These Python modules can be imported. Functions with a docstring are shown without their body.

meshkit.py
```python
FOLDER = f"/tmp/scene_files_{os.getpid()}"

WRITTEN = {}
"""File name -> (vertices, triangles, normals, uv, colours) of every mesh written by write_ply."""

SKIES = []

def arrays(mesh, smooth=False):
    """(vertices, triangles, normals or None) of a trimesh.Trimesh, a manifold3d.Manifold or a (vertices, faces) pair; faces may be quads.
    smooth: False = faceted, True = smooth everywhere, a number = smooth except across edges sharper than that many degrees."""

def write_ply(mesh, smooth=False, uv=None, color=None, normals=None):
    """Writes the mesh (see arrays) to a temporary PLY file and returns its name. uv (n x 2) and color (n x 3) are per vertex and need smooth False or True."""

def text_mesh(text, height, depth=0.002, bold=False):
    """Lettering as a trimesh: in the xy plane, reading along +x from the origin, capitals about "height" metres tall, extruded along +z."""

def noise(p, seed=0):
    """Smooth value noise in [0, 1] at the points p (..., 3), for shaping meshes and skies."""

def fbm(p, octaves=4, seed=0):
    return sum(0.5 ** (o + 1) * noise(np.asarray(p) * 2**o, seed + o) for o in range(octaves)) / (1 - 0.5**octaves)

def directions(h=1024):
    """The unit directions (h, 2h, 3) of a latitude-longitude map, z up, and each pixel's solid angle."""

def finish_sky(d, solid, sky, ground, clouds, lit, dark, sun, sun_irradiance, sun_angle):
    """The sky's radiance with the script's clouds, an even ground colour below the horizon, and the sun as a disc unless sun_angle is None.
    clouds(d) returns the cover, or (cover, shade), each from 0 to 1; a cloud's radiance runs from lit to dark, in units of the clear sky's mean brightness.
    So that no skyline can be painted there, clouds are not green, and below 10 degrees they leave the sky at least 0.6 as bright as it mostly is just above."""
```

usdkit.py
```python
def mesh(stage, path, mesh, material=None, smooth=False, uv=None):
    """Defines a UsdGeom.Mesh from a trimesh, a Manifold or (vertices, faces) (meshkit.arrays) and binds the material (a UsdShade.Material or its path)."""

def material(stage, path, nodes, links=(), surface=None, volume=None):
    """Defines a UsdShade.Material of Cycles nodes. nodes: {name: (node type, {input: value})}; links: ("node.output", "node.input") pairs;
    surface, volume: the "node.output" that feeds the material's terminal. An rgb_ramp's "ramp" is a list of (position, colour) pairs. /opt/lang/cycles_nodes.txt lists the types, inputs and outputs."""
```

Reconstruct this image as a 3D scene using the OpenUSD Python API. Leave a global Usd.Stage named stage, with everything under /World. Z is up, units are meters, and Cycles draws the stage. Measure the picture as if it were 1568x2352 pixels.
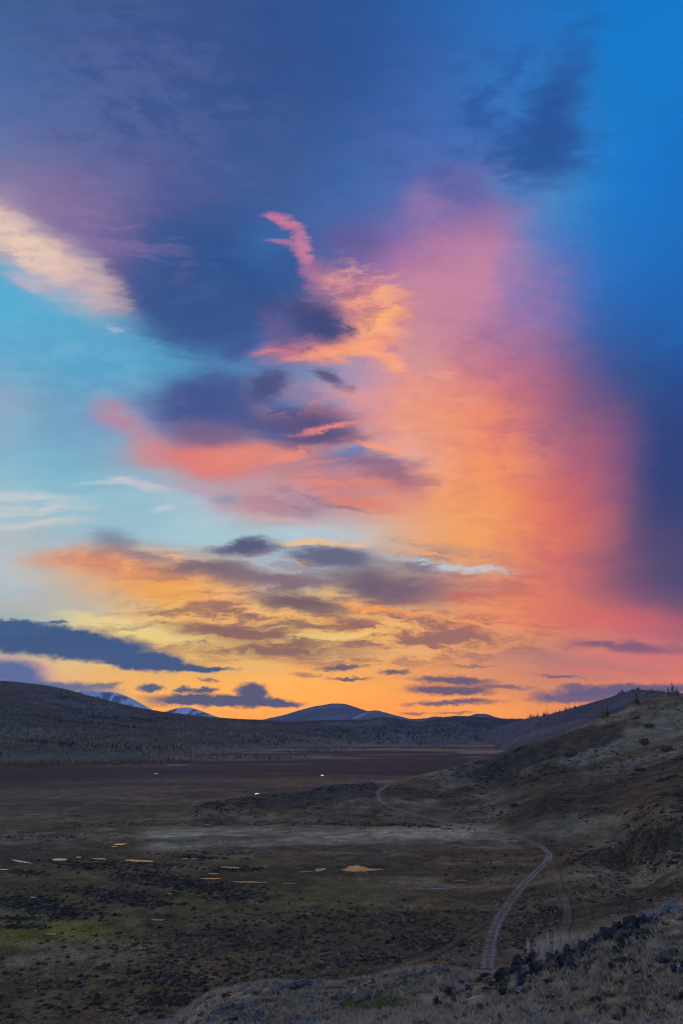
import math, random
import numpy as np
import trimesh
import meshkit, usdkit
from pxr import Usd, UsdGeom, UsdLux, UsdShade, Gf, Sdf, Vt
from scipy.interpolate import PchipInterpolator, RBFInterpolator
from scipy.spatial import cKDTree

stage = Usd.Stage.CreateInMemory()
world = UsdGeom.Xform.Define(stage, "/World")
stage.SetDefaultPrim(world.GetPrim())
UsdGeom.Scope.Define(stage, "/World/Looks")

# ---------------------------------------------------------------- camera
CAM_H = 60.0                       # metres above the valley floor
PITCH = math.radians(17.6)
FOC = 1560.0                       # focal length in units of the 1568 x 2352 photograph
cam = UsdGeom.Camera.Define(stage, "/World/camera")
cam.CreateFocalLengthAttr(24.0)
cam.CreateHorizontalApertureAttr(24.0 * 1568 / FOC)
cam.CreateVerticalApertureAttr(24.0 * 2352 / FOC)
cam.CreateClippingRangeAttr(Gf.Vec2f(0.1, 200000.0))
cam.AddTranslateOp().Set(Gf.Vec3d(0, 0, CAM_H))
cam.AddRotateXOp().Set(90 + math.degrees(PITCH))
cam.CreateExposureAttr(0.0)

CP, SP = math.cos(PITCH), math.sin(PITCH)


def ray(px, py):
    """Unit direction of a point of the photograph (1568 x 2352 units)."""
    px, py = np.asarray(px, float), np.asarray(py, float)
    x, u = (px - 784) / FOC, (1176 - py) / FOC
    d = np.stack([x, CP - u * SP, SP + u * CP], -1)
    return d / np.linalg.norm(d, axis=-1, keepdims=True)


# ---------------------------------------------------------------- sky
SUN_ELEV, SUN_AZ = math.radians(1.0), math.radians(-4.0)
STRENGTH = 0.1


def lin(c):
    c = np.asarray(c, float) / 255
    return np.where(c < 0.04045, c / 12.92, ((c + 0.055) / 1.055) ** 2.4)


def plane(d):
    """Stereographic sky coordinates about the view's heading, in degrees-like units (east, up)."""
    den = 1 + d[..., 1] * CP + d[..., 2] * SP
    return np.stack([d[..., 0], -d[..., 1] * SP + d[..., 2] * CP], -1) * (31.2 / den)[..., None]


class Graph:
    def __init__(self):
        self.n, self.l, self.k = {}, [], 0

    def add(self, kind, consts=None, **links):
        self.k += 1
        name = f"n{self.k:05d}"
        self.n[name] = (kind, consts or {})
        for socket, src in links.items():
            self.l.append((src, f"{name}.{socket}"))
        return name

    def math(self, op, a, b=None, clamp=False):
        c, ln = {"math_type": op, "use_clamp": clamp}, {}
        for s, v in (("value1", a), ("value2", b)):
            if isinstance(v, str):
                ln[s] = v
            elif v is not None:
                c[s] = v
        return self.add("math", c, **ln) + ".value"

    def vmath(self, op, a, b=None, scale=None):
        c, ln = {"math_type": op}, {}
        for s, v in (("vector1", a), ("vector2", b)):
            if isinstance(v, str):
                ln[s] = v
            elif v is not None:
                c[s] = tuple(v)
        if isinstance(scale, str):
            ln["scale"] = scale
        elif scale is not None:
            c["scale"] = scale
        return self.add("vector_math", c, **ln)

    def noise(self, vec, scale, detail, rough, stretch=(1, 1, 1), loc=(0, 0, 0), out="color", distortion=0.0):
        m = self.add("mapping", {"mapping_type": "point", "scale": stretch, "location": loc}, vector=vec)
        return self.add("noise_texture", {"dimensions": "3D", "scale": scale, "detail": detail, "roughness": rough, "distortion": distortion}, vector=f"{m}.vector") + "." + out

    def warp(self, vec, noise, amp):
        c = self.vmath("subtract", noise, (0.5, 0.5, 0.5)) + ".vector"
        m = self.vmath("multiply", c, (amp[0], amp[1], 0)) + ".vector"
        return self.vmath("add", vec, m) + ".vector"

    def mix(self, a, b, fac, blend="mix"):
        c, ln = {"blend_type": blend, "use_clamp": True}, {}
        for s, v in (("a", a), ("b", b), ("fac", fac)):
            if isinstance(v, str):
                ln[s] = v
            else:
                c[s] = v if s == "fac" else tuple(v)
        return self.add("mix_color", c, **ln) + ".result"

    def range(self, v, a, b, c=0.0, d=1.0, kind="smoothstep"):
        return self.add("map_range", {"range_type": kind, "from_min": a, "from_max": b, "to_min": c, "to_max": d, "clamp": True}, value=v) + ".result"


# colours of the clear sky and its thin veils, by direction: the rows run from the zenith side down to the horizon
SKY_X = [-2600, -900, 0, 157, 314, 470, 627, 784, 941, 1098, 1254, 1411, 1568, 2400, 4200]
DUSK_FILL = (182, 172, 176)  # side and rear sky out of view, brightened to light the ground
SKY = {
    -1500: [(108, 120, 164)] * 2 + [(80, 104, 158)] * 9 + [(58, 106, 172)] * 2 + [(70, 108, 168), (108, 120, 164)],
    0: [(110, 126, 168), (62, 98, 150), (58, 98, 150), (60, 92, 148), (62, 88, 146), (58, 84, 144), (48, 82, 144), (42, 84, 152), (36, 94, 168), (34, 108, 186), (14, 114, 200), (0, 118, 205), (0, 115, 200), (10, 105, 180), DUSK_FILL],
    150: [DUSK_FILL, (70, 100, 158), (66, 104, 160), (72, 98, 156), (72, 92, 152), (66, 88, 148), (52, 82, 144), (44, 84, 150), (52, 96, 170), (44, 112, 188), (30, 118, 198), (0, 124, 208), (0, 120, 205), (10, 105, 180), DUSK_FILL],
    300: [DUSK_FILL, (82, 108, 165), (86, 114, 172), (84, 106, 162), (80, 98, 156), (68, 90, 150), (60, 88, 148), (56, 92, 156), (66, 104, 178), (58, 114, 188), (45, 118, 195), (5, 122, 205), (0, 115, 200), (10, 100, 175), DUSK_FILL],
    450: [DUSK_FILL, (120, 120, 165), (125, 122, 168), (124, 112, 160), (112, 104, 158), (86, 94, 152), (66, 94, 155), (66, 104, 172), (92, 108, 178), (108, 108, 172), (64, 134, 200), (10, 120, 206), (0, 110, 196), (10, 98, 170), DUSK_FILL],
    550: [DUSK_FILL, (150, 145, 175), (190, 160, 172), (140, 122, 165), (112, 100, 155), (64, 86, 146), (60, 104, 166), (90, 98, 162), (152, 112, 168), (186, 126, 166), (82, 126, 196), (18, 116, 200), (5, 108, 192), (10, 92, 165), DUSK_FILL],
    650: [DUSK_FILL, (100, 165, 205), (84, 172, 212), (150, 165, 195), (112, 102, 152), (50, 85, 145), (46, 90, 152), (128, 106, 162), (196, 132, 162), (202, 136, 166), (106, 114, 182), (28, 108, 192), (8, 104, 188), (10, 85, 155), DUSK_FILL],
    750: [DUSK_FILL, (90, 170, 205), (82, 178, 216), (90, 172, 210), (92, 162, 202), (64, 118, 176), (92, 118, 172), (190, 132, 146), (206, 142, 154), (190, 126, 160), (132, 112, 170), (38, 100, 180), (5, 104, 188), (10, 80, 145), DUSK_FILL],
    850: [DUSK_FILL, (110, 165, 200), (104, 170, 205), (92, 168, 208), (86, 165, 205), (80, 152, 196), (84, 126, 178), (168, 148, 182), (222, 150, 150), (208, 126, 138), (166, 102, 140), (54, 86, 155), (15, 90, 170), (10, 72, 135), DUSK_FILL],
    950: [DUSK_FILL, (150, 165, 190), (150, 172, 198), (112, 162, 198), (124, 150, 190), (80, 112, 168), (92, 115, 166), (182, 145, 168), (246, 156, 126), (240, 134, 108), (194, 110, 124), (84, 80, 135), (25, 75, 145), (15, 62, 122), DUSK_FILL],
    1050: [DUSK_FILL, (145, 180, 200), (136, 186, 210), (122, 180, 208), (150, 168, 192), (176, 132, 148), (190, 128, 136), (176, 132, 152), (238, 168, 150), (250, 146, 96), (224, 122, 114), (116, 82, 130), (30, 65, 130), (20, 55, 110), DUSK_FILL],
    1150: [DUSK_FILL, (165, 190, 202), (165, 198, 212), (146, 196, 212), (150, 196, 212), (178, 194, 206), (192, 152, 156), (202, 142, 140), (236, 152, 118), (254, 160, 84), (240, 124, 86), (146, 86, 118), (46, 60, 115), (26, 50, 100), DUSK_FILL],
    1230: [DUSK_FILL, (180, 190, 195), (188, 198, 202), (166, 192, 202), (156, 196, 210), (166, 206, 216), (170, 206, 216), (192, 202, 208), (236, 176, 132), (254, 162, 84), (240, 126, 84), (174, 96, 105), (66, 65, 110), (32, 50, 95), DUSK_FILL],
    1320: [DUSK_FILL, (180, 192, 195), (186, 200, 205), (214, 184, 156), (226, 164, 112), (202, 154, 112), (168, 172, 180), (168, 166, 165), (196, 164, 146), (228, 152, 112), (228, 122, 94), (184, 96, 100), (82, 65, 105), (40, 52, 92), DUSK_FILL],
    1400: [DUSK_FILL, (160, 175, 178), (166, 186, 186), (192, 192, 176), (236, 192, 122), (246, 174, 80), (228, 162, 88), (218, 152, 86), (228, 152, 82), (240, 148, 80), (240, 128, 84), (226, 112, 92), (160, 84, 102), (66, 58, 90), DUSK_FILL],
    1470: [DUSK_FILL, (185, 178, 158), (202, 192, 162), (244, 220, 140), (254, 218, 108), (240, 184, 70), (236, 174, 66), (244, 172, 56), (246, 166, 64), (242, 152, 70), (224, 132, 85), (230, 116, 95), (212, 106, 96), (90, 66, 88), DUSK_FILL],
    1540: [DUSK_FILL, (160, 145, 140), (200, 162, 142), (236, 188, 122), (242, 182, 92), (236, 178, 75), (238, 176, 64), (242, 172, 58), (242, 162, 60), (228, 142, 80), (208, 126, 95), (218, 120, 95), (238, 118, 86), (110, 75, 85), DUSK_FILL],
    1600: [DUSK_FILL, (130, 128, 145), (152, 142, 152), (216, 176, 126), (248, 186, 76), (250, 176, 46), (250, 172, 38), (242, 162, 44), (242, 156, 44), (238, 152, 60), (226, 140, 75), (216, 130, 90), (212, 120, 90), (110, 78, 85), DUSK_FILL],
    1660: [DUSK_FILL, (130, 125, 140), (152, 140, 148), (212, 152, 110), (242, 162, 55), (242, 154, 42), (242, 150, 36), (242, 146, 36), (242, 150, 42), (248, 160, 48), (242, 146, 52), (230, 130, 70), (216, 120, 85), (110, 78, 85), DUSK_FILL],
    1900: [(60, 70, 90)] * 15,
}
# single clouds: centre x, y, half length, half height, turn, colour, cover, core (share of the radius that is solid), edge kind (s soft, w wispy, c crisp)
CLOUDS = [
    # upper left: grey lavender deck with a dark core and a cream lit rim
    (230, 560, 190, 110, -35, (126, 106, 156), .65, .0, "s"), (300, 640, 90, 70, -30, (128, 104, 150), .6, .0, "s"),
    (500, 640, 265, 185, -10, (47, 81, 140), .95, .3, "s"), (450, 712, 190, 95, -12, (57, 84, 140), .95, .4, "w"), (600, 560, 90, 60, 20, (58, 108, 172), .5, .0, "s"),
    (95, 592, 215, 70, -32, (228, 194, 180), .9, .05, "w"), (30, 548, 120, 50, -34, (240, 208, 186), .85, .0, "w"), (215, 660, 85, 40, -25, (214, 178, 176), .85, .05, "w"), (40, 560, 80, 40, -30, (232, 200, 180), .7, .1, "w"),
    (70, 655, 60, 16, -15, (196, 184, 196), .7, .3, "w"), (262, 758, 16, 9, 20, (176, 190, 212), .6, .0, "w"),
    # upper right: dark blue scud
    (1268, 270, 66, 190, -15, (38, 80, 148), .9, .1, "w"), (1115, 285, 120, 60, -25, (50, 98, 174), .7, .0, "w"), (1250, 350, 120, 80, -5, (40, 84, 152), .85, .1, "w"), (1180, 435, 90, 35, -10, (74, 142, 208), .5, .0, "s"),
    (1040, 425, 90, 42, -10, (108, 98, 162), .6, .0, "s"), (830, 555, 75, 60, 0, (98, 90, 150), .7, .0, "s"), (975, 470, 60, 50, 0, (166, 124, 168), .4, .0, "s"),
    # pink curl
    (648, 508, 52, 13, -12, (206, 120, 154), .9, .2, "w"), (692, 570, 22, 58, 22, (206, 126, 156), .9, .2, "w"), (652, 560, 42, 6, -5, (190, 118, 158), .7, .1, "w"), (740, 630, 40, 50, 30, (186, 120, 156), .7, .1, "w"),
    # bright middle cloud
    (820, 665, 95, 45, -8, (216, 134, 146), .75, .1, "w"), (700, 805, 125, 34, 4, (196, 116, 138), .85, .2, "w"), (860, 730, 86, 75, 10, (240, 152, 128), .9, .3, "w"), (878, 738, 62, 30, 22, (255, 172, 116), .95, .3, "w"),
    (800, 800, 130, 26, 10, (250, 156, 122), .95, .25, "w"), (870, 822, 70, 20, -20, (255, 164, 122), .9, .25, "w"), (905, 845, 36, 8, -14, (255, 168, 126), .9, .3, "w"), (640, 805, 60, 8, 10, (222, 126, 134), .8, .2, "w"),
    (650, 745, 62, 48, 10, (100, 98, 152), .85, .3, "c"), (708, 728, 88, 44, -14, (62, 76, 126), .95, .4, "c"), (755, 745, 40, 44, 10, (64, 74, 124), .9, .3, "c"), (572, 795, 62, 30, 30, (64, 84, 148), .8, .1, "s"), (890, 800, 30, 14, 10, (166, 124, 150), .7, .1, "w"),
    # knots below it
    (600, 900, 52, 42, 10, (130, 124, 164), .7, .3, "c"), (618, 884, 44, 32, 25, (76, 82, 128), .9, .3, "c"), (752, 866, 40, 16, -24, (96, 88, 128), .9, .3, "c"), (690, 905, 70, 32, 0, (150, 124, 160), .65, .2, "c"), (800, 900, 100, 22, -8, (232, 158, 152), .6, .1, "w"),
    (700, 965, 110, 50, -5, (92, 84, 130), .9, .25, "w"), (745, 1002, 105, 24, 2, (88, 78, 120), .85, .3, "w"), (635, 1000, 46, 32, 0, (78, 94, 150), .7, .1, "s"), (745, 972, 95, 9, 10, (240, 138, 128), .85, .2, "w"), (668, 1040, 95, 15, 16, (242, 144, 122), .85, .2, "w"),
    (820, 1034, 60, 18, 15, (90, 142, 192), .85, .1, "s"), (845, 1058, 130, 24, -5, (108, 108, 152), .8, .2, "w"), (868, 1026, 62, 8, -16, (252, 156, 130), .95, .3, "c"), (905, 1092, 105, 42, -16, (156, 106, 128), .75, .2, "w"), (790, 1105, 110, 26, -4, (206, 128, 128), .7, .1, "w"),
    (830, 1150, 110, 22, -12, (226, 124, 98), .7, .1, "w"), (800, 1165, 70, 8, -12, (150, 96, 110), .7, .1, "w"),
    # middle left: violet cloud glowing red underneath
    (450, 925, 150, 80, 12, (68, 86, 142), .85, .2, "s"), (480, 915, 140, 60, 8, (66, 84, 140), .9, .3, "w"), (575, 960, 140, 46, 4, (76, 86, 140), .8, .2, "w"), (470, 1010, 130, 50, -4, (132, 96, 130), .8, .1, "s"), (460, 1060, 165, 42, -6, (228, 126, 114), .95, .2, "s"), (270, 965, 75, 40, -38, (192, 132, 152), .85, .1, "s"), (560, 1045, 130, 32, 8, (236, 138, 118), .9, .2, "s"), (340, 1030, 60, 40, -30, (214, 136, 138), .7, .1, "s"),
    (470, 1130, 110, 26, -14, (190, 160, 176), .7, .1, "w"), (600, 1160, 125, 50, -8, (190, 136, 146), .85, .2, "s"), (690, 1155, 90, 36, -6, (150, 120, 146), .8, .1, "s"), (510, 1140, 36, 18, 10, (136, 148, 178), .7, .1, "s"), (585, 1110, 60, 30, 10, (206, 160, 170), .5, .0, "s"), (640, 1195, 110, 14, -4, (214, 178, 178), .6, .1, "w"),
    # left cirrus
    (80, 1140, 130, 14, -4, (214, 214, 210), .7, .0, "w"), (70, 1170, 150, 16, 2, (226, 216, 202), .7, .0, "w"), (70, 1205, 150, 14, 4, (222, 212, 204), .65, .0, "w"), (376, 1176, 34, 10, 14, (206, 212, 222), .7, .0, "w"), (240, 1105, 80, 8, 5, (196, 208, 216), .6, .0, "w"), (320, 1112, 90, 14, -14, (216, 206, 212), .6, .0, "w"),
    # left orange cloud
    (150, 1285, 110, 26, -4, (222, 162, 126), .7, .1, "s"), (270, 1300, 190, 40, -8, (238, 150, 98), .95, .2, "s"), (410, 1348, 190, 42, -5, (246, 162, 78), .95, .2, "s"), (300, 1268, 120, 26, -16, (142, 116, 124), .75, .1, "w"), (490, 1314, 110, 18, -4, (124, 104, 116), .85, .2, "w"), (262, 1232, 46, 24, -10, (112, 140, 166), .6, .0, "s"),
    (370, 1266, 76, 9, -2, (220, 192, 168), .75, .1, "w"), (402, 1281, 30, 6, -6, (252, 194, 144), .9, .2, "w"), (360, 1286, 60, 10, -8, (150, 140, 150), .6, .1, "w"), (390, 1392, 90, 18, -20, (252, 186, 70), .8, .1, "s"), (360, 1405, 60, 8, -6, (176, 120, 76), .8, .2, "w"), (470, 1390, 50, 11, -6, (150, 112, 90), .85, .2, "w"),
    (60, 1385, 140, 16, -3, (198, 186, 166), .5, .0, "w"),
    # centre: layered dark bars with lit rims
    (565, 1262, 80, 20, 4, (96, 94, 124), .95, .35, "w"), (590, 1272, 56, 9, 4, (152, 112, 128), .8, .1, "s"),
    (760, 1252, 90, 12, 0, (248, 192, 134), .85, .2, "w"), (700, 1292, 40, 9, -10, (252, 196, 124), .85, .2, "w"), (762, 1282, 100, 24, -4, (108, 108, 130), .95, .35, "w"),
    (640, 1340, 150, 22, -3, (132, 110, 120), .85, .2, "w"), (960, 1300, 110, 20, -8, (126, 122, 140), .8, .1, "w"), (880, 1350, 135, 42, -8, (118, 98, 110), .9, .3, "w"), (1000, 1350, 170, 38, -4, (148, 114, 116), .7, .1, "w"), (1000, 1298, 130, 9, -9, (194, 208, 218), .85, .1, "w"), (1110, 1310, 70, 8, -2, (204, 210, 214), .8, .1, "w"), (960, 1338, 60, 6, -6, (186, 184, 188), .6, .0, "w"),
    (860, 1400, 100, 9, -7, (250, 158, 72), .85, .2, "w"), (690, 1392, 110, 20, -7, (120, 96, 92), .9, .25, "w"), (960, 1395, 120, 16, -6, (152, 108, 104), .6, .1, "w"),
    (330, 1446, 180, 24, -14, (252, 224, 138), .8, .0, "w"), (600, 1412, 150, 9, -6, (250, 176, 84), .7, .1, "w"),
    (520, 1452, 150, 20, -5, (150, 104, 74), .9, .3, "w"), (650, 1442, 130, 16, 0, (146, 110, 84), .85, .2, "w"), (640, 1488, 200, 26, -3, (162, 110, 68), .85, .2, "w"), (760, 1462, 110, 9, 2, (252, 216, 120), .8, .1, "w"), (570, 1470, 110, 5, 0, (206, 128, 62), .7, .1, "w"), (820, 1480, 80, 12, 0, (196, 128, 66), .6, .1, "w"), (730, 1512, 120, 8, 2, (220, 152, 70), .6, .1, "w"),
    (1075, 1455, 80, 14, 3, (168, 106, 86), .75, .1, "w"), (1430, 1482, 140, 15, 0, (122, 82, 106), .85, .1, "w"), (1330, 1520, 220, 22, -3, (196, 118, 104), .6, .1, "w"), (1480, 1504, 120, 9, 2, (242, 118, 96), .7, .0, "w"), (1200, 1445, 180, 16, -2, (250, 142, 82), .6, .0, "s"), (1420, 1420, 170, 22, -2, (232, 104, 96), .6, .0, "s"), (1400, 1540, 140, 8, -4, (240, 124, 96), .6, .0, "w"),
    # streaks and billows in the veils
    (760, 1400, 520, 130, -4, (122, 96, 100), .75, 0, "t+"), (760, 1420, 480, 110, -4, (255, 200, 118), .7, 0, "t-"), (1000, 1300, 260, 70, -8, (126, 112, 124), .6, 0, "t+"),
    (1130, 1120, 330, 200, -40, (255, 180, 104), .16, 0, "b-"), (1100, 1000, 330, 260, -40, (178, 104, 124), .16, 0, "b+"), (1200, 1380, 300, 80, -4, (214, 100, 84), .5, 0, "t+"),
    (260, 230, 420, 220, -10, (86, 104, 160), .4, 0, "b-"), (420, 180, 420, 220, 20, (46, 78, 138), .45, 0, "b+"), (560, 420, 260, 120, 20, (52, 84, 146), .4, 0, "t+"), (240, 500, 240, 90, -25, (146, 120, 164), .4, 0, "t-"), (500, 640, 230, 150, -10, (60, 96, 156), .4, 0, "b-"), (460, 930, 150, 70, 10, (92, 96, 148), .4, 0, "b-"),
    (1230, 620, 110, 230, -18, (84, 118, 190), .25, 0, "b+"), (1330, 880, 110, 200, -20, (66, 84, 150), .22, 0, "b+"), (1400, 1150, 100, 220, -12, (88, 72, 124), .22, 0, "b+"), (1480, 650, 140, 300, 0, (30, 120, 200), .2, 0, "t-"), (1250, 760, 90, 200, -20, (176, 118, 160), .2, 0, "b-"),
    (1010, 620, 120, 170, 10, (214, 140, 160), .2, 0, "b-"), (1130, 800, 130, 90, -20, (140, 98, 146), .28, 0, "b+"), (1240, 980, 150, 120, -30, (150, 92, 128), .25, 0, "b+"), (1000, 900, 170, 90, -30, (255, 172, 140), .35, 0, "t-"), (1330, 1330, 200, 120, -20, (150, 84, 110), .28, 0, "b+"),
    (820, 720, 130, 130, 0, (255, 178, 130), .7, 0, "b-"), (800, 720, 140, 110, 0, (140, 100, 140), .6, 0, "b+"), (700, 760, 120, 80, 0, (214, 124, 134), .5, 0, "b-"),
    (760, 960, 160, 70, 0, (246, 150, 132), .6, 0, "b-"), (640, 900, 90, 60, 0, (176, 140, 166), .6, 0, "b-"), (820, 1110, 200, 70, -10, (246, 140, 106), .6, 0, "t-"), (640, 1150, 200, 60, -5, (206, 160, 168), .5, 0, "t-"),
    (110, 610, 200, 80, -32, (168, 156, 180), .55, 0, "b+"), (110, 1170, 210, 70, 0, (150, 196, 214), .6, 0, "t+"), (320, 1330, 260, 60, -6, (255, 190, 110), .5, 0, "b-"), (350, 1290, 260, 50, -6, (176, 124, 110), .55, 0, "b+"),
    (150, 880, 260, 200, 0, (126, 186, 214), .3, 0, "b-"), (1180, 270, 170, 170, 0, (36, 84, 156), .6, 0, "b+"), (900, 300, 500, 200, 0, (44, 88, 156), .3, 0, "b+"),
    # the dark cores standing before the lit cloud, and the dark bars of the low sky
    (690, 738, 125, 66, -12, (60, 74, 124), .95, .1, "d"), (755, 752, 58, 62, 10, (60, 72, 120), .9, .1, "d"), (640, 752, 66, 46, 10, (98, 94, 148), .7, .1, "d"), (612, 890, 66, 46, 25, (74, 82, 128), .95, .1, "d"), (754, 868, 56, 24, -24, (90, 84, 126), .95, .1, "d"), (705, 978, 140, 52, 0, (88, 80, 124), .9, .1, "d"),
    (745, 974, 90, 8, 10, (244, 140, 126), .8, .2, "w"), (870, 1026, 64, 8, -16, (254, 156, 128), .9, .3, "w"), (905, 1088, 100, 30, -16, (150, 102, 126), .6, .2, "w"), (800, 806, 120, 14, 10, (255, 164, 120), .8, .2, "w"),
    (890, 1348, 150, 42, -8, (112, 92, 106), .85, .35, "w"), (560, 1455, 180, 20, -6, (144, 98, 72), .88, .35, "w"), (690, 1392, 120, 21, -7, (116, 92, 90), .88, .3, "w"), (650, 1488, 200, 22, -3, (154, 104, 68), .8, .3, "w"), (762, 1284, 112, 25, -4, (102, 104, 128), .92, .4, "w"), (565, 1262, 88, 22, 4, (90, 90, 120), .92, .4, "w"), (620, 1336, 150, 20, -3, (126, 104, 116), .8, .25, "w"), (470, 1312, 120, 18, -4, (122, 102, 114), .8, .25, "w"),
    (880, 1404, 110, 8, -7, (255, 158, 66), .9, .2, "w"), (760, 1424, 150, 7, -4, (255, 190, 92), .8, .1, "w"), (330, 1440, 190, 22, -14, (254, 226, 140), .75, .0, "w"), (740, 1464, 120, 9, 2, (255, 214, 116), .85, .1, "w"), (400, 1372, 120, 22, -8, (252, 172, 62), .7, .1, "s"), (700, 1250, 70, 8, 2, (250, 196, 136), .8, .2, "w"),
    (700, 1462, 560, 80, -3, (150, 104, 78), .8, 0, "t+"), (1050, 1440, 300, 70, -3, (172, 106, 84), .6, 0, "t+"), (500, 1500, 420, 60, -3, (255, 206, 96), .6, 0, "t-"), (260, 1560, 260, 40, 0, (250, 196, 96), .5, 0, "t-"),
    (1640, 1080, 330, 430, 16, (42, 54, 112), .62, .0, "s"), (1510, 1330, 240, 150, 10, (88, 64, 104), .45, .0, "s"), (1330, 1010, 130, 200, 24, (150, 92, 126), .4, .0, "s"), (1320, 1190, 110, 230, -14, (226, 106, 92), .45, .0, "s"), (1390, 1432, 210, 42, 0, (230, 98, 92), .5, .0, "s"), (1200, 1400, 260, 60, -4, (246, 126, 74), .4, .0, "s"),
    # low banks above the hills
    (100, 1536, 44, 20, -30, (238, 176, 152), .85, .1, "c"), (30, 1542, 76, 36, -12, (78, 102, 152), .95, .5, "c"), (20, 1508, 34, 8, -10, (232, 168, 160), .8, .1, "w"), (130, 1580, 150, 16, -7, (94, 108, 142), .95, .4, "c"), (40, 1575, 110, 22, -4, (86, 108, 152), .9, .3, "s"),
    (150, 1478, 245, 42, -9, (54, 83, 122), 1., .72, "c"), (20, 1440, 110, 22, -5, (58, 89, 130), 1., .7, "c"), (330, 1520, 130, 24, -6, (56, 83, 120), 1., .7, "c"), (440, 1534, 110, 10, -2, (60, 83, 118), 1., .6, "c"), (140, 1428, 36, 5, -4, (70, 86, 120), .9, .4, "c"),
    (240, 1577, 40, 7, 6, (116, 114, 126), .9, .4, "c"), (345, 1580, 38, 11, 0, (92, 92, 112), 1., .5, "c"), (418, 1583, 30, 8, 0, (96, 92, 110), 1., .5, "c"), (470, 1584, 40, 8, 2, (94, 90, 108), 1., .5, "c"), (573, 1588, 42, 22, -8, (88, 84, 104), 1., .6, "c"), (500, 1608, 190, 17, -3, (88, 86, 106), 1., .6, "c"), (620, 1613, 80, 11, -4, (88, 84, 102), 1., .6, "c"),
    (350, 1618, 70, 5, -2, (244, 160, 64), .8, .2, "c"), (480, 1560, 34, 5, -8, (128, 106, 100), .85, .3, "c"), (785, 1533, 74, 7, 3, (104, 88, 92), .95, .4, "c"), (800, 1557, 66, 5, 1, (110, 88, 84), .95, .4, "c"), (700, 1550, 44, 7, -4, (180, 122, 74), .8, .2, "c"), (905, 1544, 42, 7, 1, (110, 84, 82), .95, .4, "c"),
    (1040, 1561, 120, 12, -1, (104, 80, 94), .95, .4, "c"), (1030, 1586, 118, 15, 0, (98, 78, 94), .95, .5, "c"), (1160, 1578, 90, 6, -1, (118, 88, 98), .85, .2, "c"), (1045, 1616, 140, 9, 3, (114, 90, 98), .95, .4, "c"), (1000, 1572, 60, 4, 0, (226, 112, 74), .6, .1, "w"), (1090, 1530, 60, 5, 2, (150, 100, 86), .8, .2, "c"), (1290, 1553, 66, 5, 1, (116, 86, 96), .9, .3, "c"),
    (1450, 1586, 240, 18, 6, (104, 86, 112), .98, .5, "c"), (1330, 1606, 130, 14, 3, (112, 92, 112), .95, .4, "c"), (1330, 1578, 50, 8, 4, (116, 92, 108), .9, .3, "c"), (955, 1641, 44, 5, 0, (140, 100, 90), .9, .3, "c"), (1050, 1640, 60, 4, 2, (150, 98, 74), .8, .2, "c"), (1480, 1560, 120, 6, 6, (236, 122, 92), .6, .0, "w"),
]


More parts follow.
